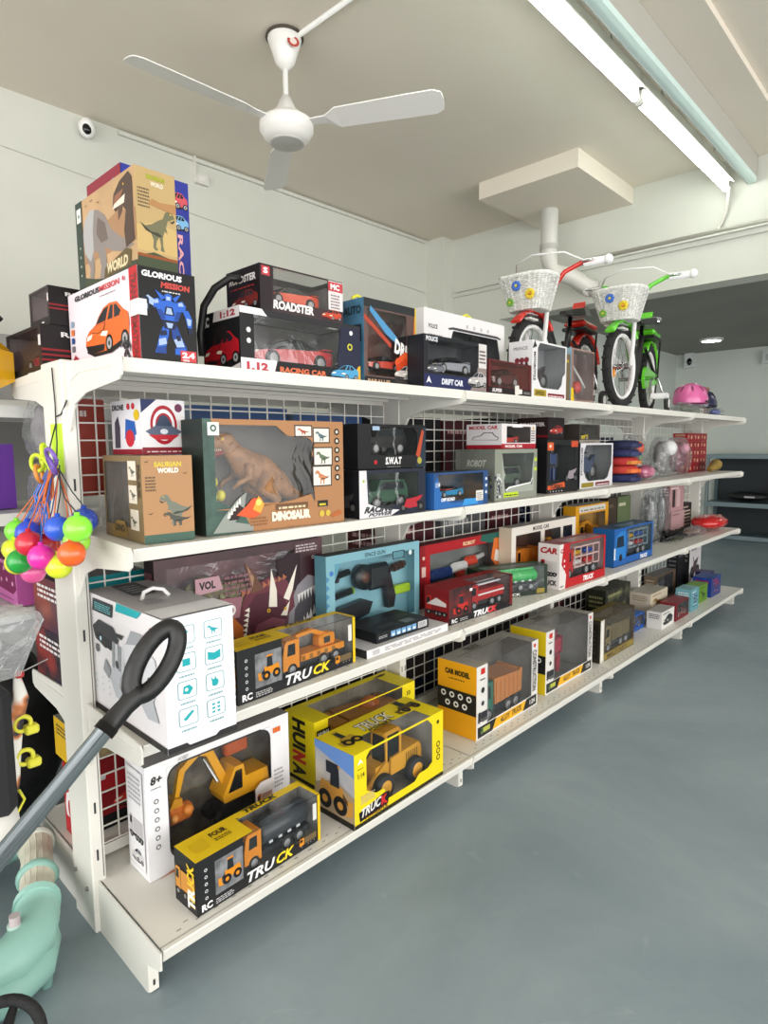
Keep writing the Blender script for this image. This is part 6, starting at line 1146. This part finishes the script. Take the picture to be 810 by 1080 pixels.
nm={'#7ee03c':'lime','#d8e828':'yellow','#2448c8':'royal blue','#c82038':'crimson','#1fa03c':'green','#e028a0':'magenta','#e8601c':'orange','#e8e428':'lemon','#2458d0':'blue','#8cf03c':'bright lime','#e85a9c':'pink','#d8e42c':'yellow green','#c01c2c':'dark red','#9ae03c':'pale lime','#e06a20':'dull orange','#1c3c98':'navy','#d8e020':'mustard yellow'}
place=['upper left','left','top','middle','lower middle','lower','right','lower left','top, between royal blue and bright lime','rightmost, touching the shelf bracket','lowest','bottom right','half hidden behind the crimson one','half hidden behind the orange one','half hidden at the left edge','half hidden behind the bright lime one','far left']
hook=(-.045,-.075,1.25)
for (x,y,z,i) in balls:
    o=thing('hanging_bouncy_ball',nm[cols[i]]+' bouncy ball in the hanging bunch, '+place[i],'ball',(x,y,z),0,'bouncy balls hanging on strings')
    m=MB(); m.ell((0,0,0),.0285,mat(cols[i],.28,coat=.5),24,16); m.build('ball_shell',o)
    m=MB(); m.cyl((0,0,.0275),(0,0,.034),.006,mat(cols[i],.4),8); hx,hy,hz=hook[0]-x,hook[1]-y+random.uniform(-.015,.025),hook[2]-z-random.uniform(.0,.05); m.tube([(0,0,.033),(hx*.5+random.uniform(-.01,.01),hy*.5,hz*.55),(hx,hy,hz)],.0016,mat('#3c4450' if i in(9,15,8) else random.choice(['#e0703c','#d8743c','#3a6ac0','#5a5ca0']),.6),5); m.build('elastic_string',o)
rt=thing('toy_tag_bundle','yellow green and purple finger loops of the hanging balls, on the end upright','loop bundle',(-.045,-.06,1.235))
random.seed(9)
for k,(c,yy,zz) in enumerate((('#c8dc30',.035,.03),('#c8dc30',.02,.0),('#7a5ab0',-.03,.02),('#6a4ca0',-.04,.0),('#c8dc30',.05,.005),('#d88a3c',.03,-.02))):
    m=MB(); m.torus((0,0,0),.02,.005,mat(c,.45),'x',n=20,k=6); m.build('finger_loop',rt,(-.01*k/3-.01,yy,zz),(random.uniform(-.5,.5),random.uniform(-.4,.4),random.uniform(-.8,.8)))
m=MB()
for k in range(34):
    c=random.choice(['#3a6ac0','#2f7ad0','#d8743c','#e08a5c','#c8683c','#5a5ca0']); a=random.uniform(-.03,.05); bb=random.uniform(-.06,.1)
    bb+=.0; m.tube([(-.01,a*.4,-.01),(-.02+random.uniform(-.012,.012),a+.01,-.07),(-.03,a+(bb-a)*.5+random.uniform(-.012,.012),-.12),(-.045,bb,-.155)],.0022,mat(c,.6),5)
m.build('string_tassel',rt)
m=MB(); m.tube([(-.0225,-.015,1.47),(-.022,-.02,1.38),(-.0225,-.018,1.33)],.0018,mat('#2a2a2c'),5); m.tube([(-.0225,-.018,1.335),(-.03,.01,1.28),(-.035,.02,1.24)],.0018,mat('#2a2a2c'),5); m.tube([(-.0225,-.018,1.335),(-.03,-.04,1.29),(-.035,-.04,1.23)],.0018,mat('#2a2a2c'),5); m.tube([(-.0225,-.02,1.352),(-.02,-.05,1.357),(-.01,-.065,1.39)],.002,mat('#2a2a2c'),5)
tag(m.build('string_loop'),'thin black line tied round the end upright','string')

# ===== push handle of a trike in the foreground =====
tr=thing('push_tricycle','black and chrome push tricycle whose long parent handle crosses the foreground','tricycle',(-1.3,-.95,0))
def rel(p): return (p[0]+1.3,p[1]+.95,p[2])
A=Vector((-.232,-.796,.894)); Bq=Vector((-.388,-.811,.770)); dirv=(Bq-A).normalized(); E_=A+dirv*1.0
m=MB(); m.tube([rel(A),rel(E_)],.0125,CHROME,16); m.build('handle_pole',tr)
m=MB(); e2=E_; m.tube([rel(E_),rel((e2.x-.15,e2.y,.22)),rel((-1.3,-.95,.16))],.02,BLACK,10); m.cyl(rel((-1.3,-1.15,.13)),rel((-1.3,-.75,.13)),.012,CHROME,10); m.build('trike_frame',tr)
for yy in(-1.16,-.74): m=MB(); m.torus(rel((-1.3,yy,.13)),.105,.025,RUB,n=30); m.lathe([(0,-.012),(.09,-.012),(.09,.012),(0,.012)],mat('#4a4a4c'),rel((-1.3,yy,.13)),'y',20); m.build('trike_wheel',tr)
GR=mat('#141415',.45,bump=.15,bscale=60)
P1=Vector((-.202,-.798,.919)); P2=Vector((-.139,-.797,1.004)); ctr=(P1+P2)/2; up_=(P2-P1).normalized(); wv=(Vector((-.183,-.785,.975))-Vector((-.155,-.808,.948))); wv=(wv-up_*wv.dot(up_)).normalized()
m=MB(); pts=[]
for i in range(36):
    a=2*PI*i/36; pts.append(rel(ctr+up_*(.052*math.cos(a))+wv*(.0215*math.sin(a))))
m.tube(pts,.0138,GR,14,closed=True); m.tube([rel(A+dirv*.02),rel(A),rel((A+P1)/2),rel(P1),rel(P1+up_*.012)],[.0145,.0145,.0135,.0165,.013],GR,14); m.tube([rel(P1-dirv*.004+wv*.012),rel(P1+up_*.04+wv*.02)],[.010,.008],GR,10); m.tube([rel(A+dirv*.024),rel(A+dirv*.012)],[.0155,.0155],mat('#0f0f10',.5),14)
m.build('handle_grip',tr)

# ===== turquoise toy base on floor =====
TQ=mat('#8fbdb2',.42,bump=.05,bscale=200); BG=mat('#c2bfae',.5)
o=thing('turquoise_walker_base','turquoise plastic ring base with beige ribbed sleeves on the floor','baby walker',(-.213,.13,0))
def rr(p): return (p[0]+.2,p[1]-.13,p[2])
m=MB(); m.tube([rr(p) for p in ((-.52,.27,.10),(-.3,.31,.11),(-.15,.33,.115),(-.07,.325,.12),(-.045,.28,.12))],[.05,.05,.055,.05,.046],TQ,16); m.tube([rr(p) for p in ((-.2,.32,.17),(-.13,.34,.18),(-.08,.35,.17))],[.03,.04,.03],TQ,12); m.tube([rr((-.4,.30,.09)),rr((-.4,.30,.0))],[.03,.02],TQ,10); m.build('rear_tube',o)
m=MB(); m.tube([rr((-.045,.26,.12)),rr((-.063,.19,.12)),rr((-.083,.123,.12))],[.044,.04,.043],BG,22); m.tube([rr((-.09,.10,.12)),rr((-.103,.06,.12)),rr((-.12,.01,.12))],[.043,.039,.042],BG,22)
for k in range(16):
    a=2*PI*k/16; ca,sa=math.cos(a),math.sin(a)
    m.tube([rr((-.047+ca*.042,.25,.12+sa*.042)),rr((-.063+ca*.038,.19,.12+sa*.038)),rr((-.083+ca*.042,.125,.12+sa*.042))],.003,BG,5); m.tube([rr((-.09+ca*.042,.1,.12+sa*.042)),rr((-.103+ca*.037,.06,.12+sa*.037)),rr((-.12+ca*.041,.01,.12+sa*.041))],.003,BG,5)
m.build('ribbed_sleeve',o)
m=MB(); m.tube([rr((-.041,.272,.12)),rr((-.045,.255,.12))],.049,mat('#cfd6cc'),22); m.build('sleeve_rim',o)
m=MB(); m.tube([rr((-.081,.125,.12)),rr((-.0865,.111,.12)),rr((-.092,.096,.12))],[.046,.053,.046],TQ,20); m.build('ring_collar',o)
m=MB(); m.tube([rr((-.118,.012,.12)),rr((-.126,-.01,.12))],.055,TQ,20); m.tube([rr(p) for p in ((-.122,-.0,.12),(-.135,-.04,.115),(-.165,-.095,.11),(-.215,-.125,.105),(-.3,-.125,.1),(-.5,-.12,.1))],[.05,.052,.056,.054,.052,.05],TQ,20)
m.tube([rr(p) for p in ((-.115,-.0,.075),(-.13,-.06,.06),(-.165,-.125,.055),(-.23,-.155,.055),(-.33,-.155,.05),(-.5,-.15,.05))],[.03,.04,.043,.043,.043,.043],TQ,14)
m.tube([rr((-.095,-.02,.07)),rr((-.095,-.02,.0))],[.018,.014],TQ,10); m.tube([rr((-.15,-.13,.04)),rr((-.15,-.135,.0))],[.02,.012],TQ,10); m.tube([rr((-.45,-.14,.05)),rr((-.45,-.14,.0))],[.03,.02],TQ,10); m.build('front_tube',o)
m=MB(); m.cyl(rr((-.195,-.09,.15)),rr((-.195,-.09,.185)),.012,mat('#b8aeb0'),14); m.lathe([(0,0),(.017,0),(.017,.006),(0,.006)],mat('#a8c4ba'),rr((-.195,-.09,.157))); m.build('snap_peg',o)

# ===== stroller at the left =====
SX,SY=-.34,-.25
o=thing('wrapped_stroller','stroller wrapped in grey clear plastic with a patterned strap and black wheel','stroller',(SX,SY,0))
def rs(p): return (p[0]-SX,p[1]-SY,p[2])
def crump(rings,mt,seed):
    random.seed(seed); out=[]
    for rg in rings:
        q=[]
        n=len(rg)
        for i in range(n):
            A_=Vector(rg[i]); B_=Vector(rg[(i+1)%n])
            for t in (0,.25,.5,.75): v=A_.lerp(B_,t); q.append(rs((v.x+random.uniform(-.008,.008),v.y+random.uniform(-.008,.008),v.z+random.uniform(-.006,.006))))
        out.append(q)
    m=MB(); m.loft(out,mt,smooth=True); return m
WR=film('#d5d7d8',.42,1.0,12)
m=crump([[(-.60,-.30,.95),(-.16,-.24,.93),(-.145,-.10,.92),(-.5,-.02,.93)],[(-.60,-.30,.925),(-.145,-.22,.905),(-.14,-.10,.90),(-.5,-.02,.90)],[(-.60,-.30,.86),(-.158,-.22,.86),(-.16,-.10,.86),(-.5,-.02,.86)],[(-.60,-.30,.79),(-.20,-.22,.80),(-.19,-.12,.80),(-.5,-.04,.79)]],WR,3); m.build('plastic_wrap',o)
m=MB(); m.ell(rs((-.36,-.16,.86)),(.15,.1,.07),mat('#a2a4a6',.7),16,10,noise=.08); m.build('folded_hood',o)
SP=noisemat('#e4e2da','#2c2c34',16,.6,2,c='#c8783c',lo=.45,hi=.62)
m=MB(); m.tube([rs(p) for p in ((-.192,-.19,.785),(-.19,-.20,.74),(-.205,-.20,.69),(-.212,-.20,.63),(-.22,-.21,.56),(-.24,-.215,.50))],[.008,.016,.017,.016,.014,.01],SP,10,flat=.5); m.build('patterned_strap',o)
for zz in (.685,.61):
    m=MB(); m.torus(rs((-.192,-.205,zz)),.016,.005,mat('#d8d43a',.4),'y',n=18,k=6); m.box(*rs((-.19,-.217,zz-.026)),*rs((-.162,-.193,zz-.006)),mat('#d8d43a',.4),bev=.004); m.build('strap_clip',o)
m=MB(); m.ell(rs((-.188,-.19,.79)),(.011,.011,.008),mat('#b82a24'),10,6); m.tube([rs((-.18,-.19,.795)),rs((-.12,-.16,.80))],.0016,mat('#c8c8c8'),4); m.build('red_button',o)
m=MB(); m.ell(rs((-.29,-.22,.50)),(.075,.07,.06),mat('#dcdad4',.4),16,10); m.tube([rs((-.215,-.23,.555)),rs((-.205,-.23,.53)),rs((-.22,-.23,.505)),rs((-.235,-.23,.515))],.003,mat('#d8d43a'),6); m.build('footrest',o)
m=MB(); m.box(*rs((-.46,-.28,.52)),*rs((-.225,-.12,.80)),mat('#1b1b1e',.8),bev=.02); m.tube([rs((-.40,-.2,.5)),rs((-.42,-.26,.2)),rs((-.33,-.28,.085))],.014,BLACK,8); m.tube([rs((-.40,-.1,.5)),rs((-.62,-.15,.0145))],.014,BLACK,8); m.tube([rs((-.33,-.28,.085)),rs((-.30,-.31,.083))],.01,BLACK,8); m.build('stroller_frame',o)
wq=rs((-.300,-.315,.085))
m=MB(); m.torus((0,0,0),.072,.0115,RUB,'z',n=32); 
for k in range(5): a=2*PI*k/5; m.tube([(0,0,.0),(math.cos(a)*.066,math.sin(a)*.066,0)],[.014,.008],mat('#1a1a1c',.5),8)
m.cyl((0,0,-.015),(0,0,.018),.02,mat('#1a1a1c'),14); ww=m.build('stroller_wheel',o,wq,(R(62),R(0),R(-28)))

# ===== display on the far side of the end upright (left edge) =====
dsp=thing('wall_shelving','white metal shelving with toys standing against the left wall','shelving',(.1,1.4,0))
for z in (1.47,.86,.60,.12):
    m=MB(); m.box(-1.5,-.18,z-.03,.9,.5,z,SHELF); m.box(-1.5,-.2,z-.04,.9,-.18,z+.003,SHELF); m.build('shelf_board',dsp)
for x in(-1.48,-.3,.88): m=MB(); m.box(x,.5,0,x+.04,.56,1.9,SHELF); m.box(x,-.18,0,x+.04,.5,.1,SHELF); m.build('upright',dsp)
m=MB(); m.box(-1.5,.52,.1,.9,.53,1.85,mat('#8a8a88')); m.build('back_panel',dsp)
# rear half goods on end bay of the gondola
bag('grey_costume_bag','grey crinkled bag hanging on the rear second shelf beside the end upright',.022,.215,Z2+.19,.05,.25,.17,noisemat('#7c787c','#a09ca0',9,.6),'bagged toy',20)
bag('grey_mask_bag','lower grey bag on the rear second shelf with a small white label',.022,.21,Z2+.02,.05,.24,.16,noisemat('#6c686a','#8a8688',9,.6),'bagged toy',21,[(-.3,-.2,.2,.1,'#e0e0e0')])
small('red_card_box','red and white card standing by the upright on the rear second shelf',.02,.09,Z2+.09,.12,.012,.26,['#a8483c','#b8a8a4','#aaa','#e8e4e0'])
c=Carton('dotted_pink_box','pink box with dark magenta polka dot bow panel, rear third shelf','toy box',.3,.40,.13,-.02,.40,.802,0,'#b8589c',{'L':'#c06aa8','T':'#9c4488'})
p=c.pen('L'); p.poly([(.5,.3),(.46,.7),(.55,.9),(.95,.95),(.99,.4),(.9,.25)],'#7a1c54')
for (a,b_) in ((.56,.75),(.62,.5),(.7,.8),(.76,.55),(.84,.8),(.9,.5)): p.disc(a,b_,.055,'#e0a8c8')
p.disc(.3,.72,.14,'#d8d4e0'); p.disc(.3,.72,.1,'#5a6ab0'); p.disc(.22,.3,.1,'#2c1c28'); p.disc(.33,.42,.06,'#2c1c28'); p.rect(.12,.05,.34,.24,'#c8a090'); p.bars(.5,.1,.9,.16,1,'#8a3a78'); c.done()
c=Carton('purple_dotted_box','purple dotted box at the left edge above the pink box','toy box',.14,.2,.20,-.11,.52,1.09,0,'#6a3a9c',{'L':'#7442a8'})
p=c.pen('L'); 
for i in range(6):
    for j in range(4): p.disc(.15+i*.15,.2+j*.2,.03,'#a888cc')
p.rect(0,.3,.75,.6,'#c8a8b8'); p.rect(.1,0,.8,.28,'#c8ccd8'); c.done()
# aisle shelf edge pieces behind (stand carrying the pink boxes)
st=thing('display_rack','white metal display rack in the aisle behind the gondola end','shelving',(.1,.62,0))
for z in (1.40,1.088,.80): m=MB(); m.box(-1.2,-.24,z-.028,.35,.26,z-.002,mat('#cfcfca',.5),bev=.004); m.box(-1.2,-.25,z-.035,.35,-.24,z,mat('#dcdcd8',.4)); m.build('shelf_board',st)
for x in(-1.2,.32): m=MB(); m.box(x,.2,0,x+.03,.26,1.45,SHELF); m.build('upright',st)
m=MB(); m.ell((0,0,.33),(.20,.17,.30),mat('#0f0f11',.5,bump=.8,bscale=8),22,14,noise=.06); tag(m.build('black_bin_bag',None,(-.03,.64,.0)),'shiny black bag standing on the floor behind the end upright','bag')
rt=thing('black_ride_on_toy','black ride-on toy with spoked wheels in the aisle behind the shelves','ride-on toy',(.62,.76,0))
m=MB(); m.box(-.2,-.12,.1,.2,.14,.26,mat('#101012',.4),bev=.04); m.build('toy_body',rt)
for (x,y) in((-.14,-.14),(.14,-.14),(-.14,.16),(.14,.16)): m=MB(); m.torus((x,y,.07),.05,.02,RUB,n=24); m.lathe([(0,-.01),(.04,-.01),(.04,.01),(0,.01)],mat('#77736c'),(x,y,.07),'y',16); m.build('toy_wheel',rt)
# yellow toy car on a rear display, top left
rt=thing('yellow_ride_on_car','yellow ride-on toy sports car at the left edge behind the black boxes','ride-on toy',(-.425,.46,1.404))
m=MB(); Y=mat('#e0a818',.25,coat=.6)
m.loft([[(0,-.14,.05),(0,-.14,.12),(0,-.1,.14),(0,.1,.14),(0,.14,.12),(0,.14,.05)],[(.2,-.15,.03),(.2,-.15,.14),(.2,-.1,.25),(.2,.1,.25),(.2,.15,.14),(.2,.15,.03)],[(.36,-.15,.03),(.36,-.15,.15),(.36,-.11,.2),(.36,.11,.2),(.36,.15,.15),(.36,.15,.03)],[(.42,-.13,.06),(.42,-.13,.14),(.42,-.1,.15),(.42,.1,.15),(.42,.13,.14),(.42,.13,.06)]],Y); m.build('car_body',rt)
m=MB(); m.prism([(.16,.16),(.2,.235),(.32,.2),(.34,.16)],'y',-.152,.152,mat('#15171a',.15)); m.build('car_window',rt)
m=MB(); m.box(.3,-.14,.22,.4,.14,.24,mat('#141416'),bev=.008); m.box(.33,-.1,.18,.345,-.08,.23,mat('#141416')); m.box(.33,.08,.18,.345,.1,.23,mat('#141416')); m.build('spoiler',rt)
for (x,y) in((.09,-.14),(.32,-.14),(.09,.14),(.32,.14)): m=MB(); m.lathe([(0,-.02),(.045,-.02),(.05,-.014),(.05,.014),(.045,.02),(0,.02)],mat('#161618',.6),(x,y,.05),'y',20); m.build('car_wheel',rt)


# ------------------------------------------------------------------ LIGHT
w=bpy.data.worlds.new('sky'); scn.world=w; w.use_nodes=True; w.node_tree.nodes['Background'].inputs[0].default_value=(.98,.98,1,1); w.node_tree.nodes['Background'].inputs[1].default_value=2.2
def area(name,loc,rot,sx,sy,power,col=(1,1,1)):
    l=bpy.data.lights.new(name,'AREA'); l.shape='RECTANGLE'; l.size=sx; l.size_y=sy; l.energy=power; l.color=col
    o=bpy.data.objects.new(name,l); COL.objects.link(o); o.location=loc; o.rotation_euler=rot; return o
area('shopfront_daylight',(-4.45,-2.2,1.45),(0,R(-90),0),2.7,7,95,(1,.95,.87))

area('shop_window_daylight',(1.2,-5.85,1.45),(R(90),0,0),8.5,2.6,118,(1,.95,.87))
# ------------------------------------------------------------------ CAMERA
f,yaw,pit,rol=653.07,.7624,.1061,-.0091
F=Vector((math.cos(yaw)*math.cos(pit),math.sin(yaw)*math.cos(pit),-math.sin(pit)))
Rt=Vector((math.sin(yaw),-math.cos(yaw),0)); U=Rt.cross(F)
R2=Rt*math.cos(rol)+U*math.sin(rol); U2=-Rt*math.sin(rol)+U*math.cos(rol)
cd=bpy.data.cameras.new('camera'); cam=bpy.data.objects.new('camera',cd); COL.objects.link(cam)
cam.matrix_world=Matrix(((R2.x,U2.x,-F.x,-.5762),(R2.y,U2.y,-F.y,-1.6547),(R2.z,U2.z,-F.z,1.2734),(0,0,0,1)))
cd.sensor_fit='VERTICAL'; cd.sensor_height=36; cd.lens=f/1080*36; cd.clip_start=.05
scn.camera=cam
vs=scn.view_settings; vs.view_transform='Standard'; vs.look='None'; vs.gamma=1; vs.use_curve_mapping=False; vs.exposure=.3
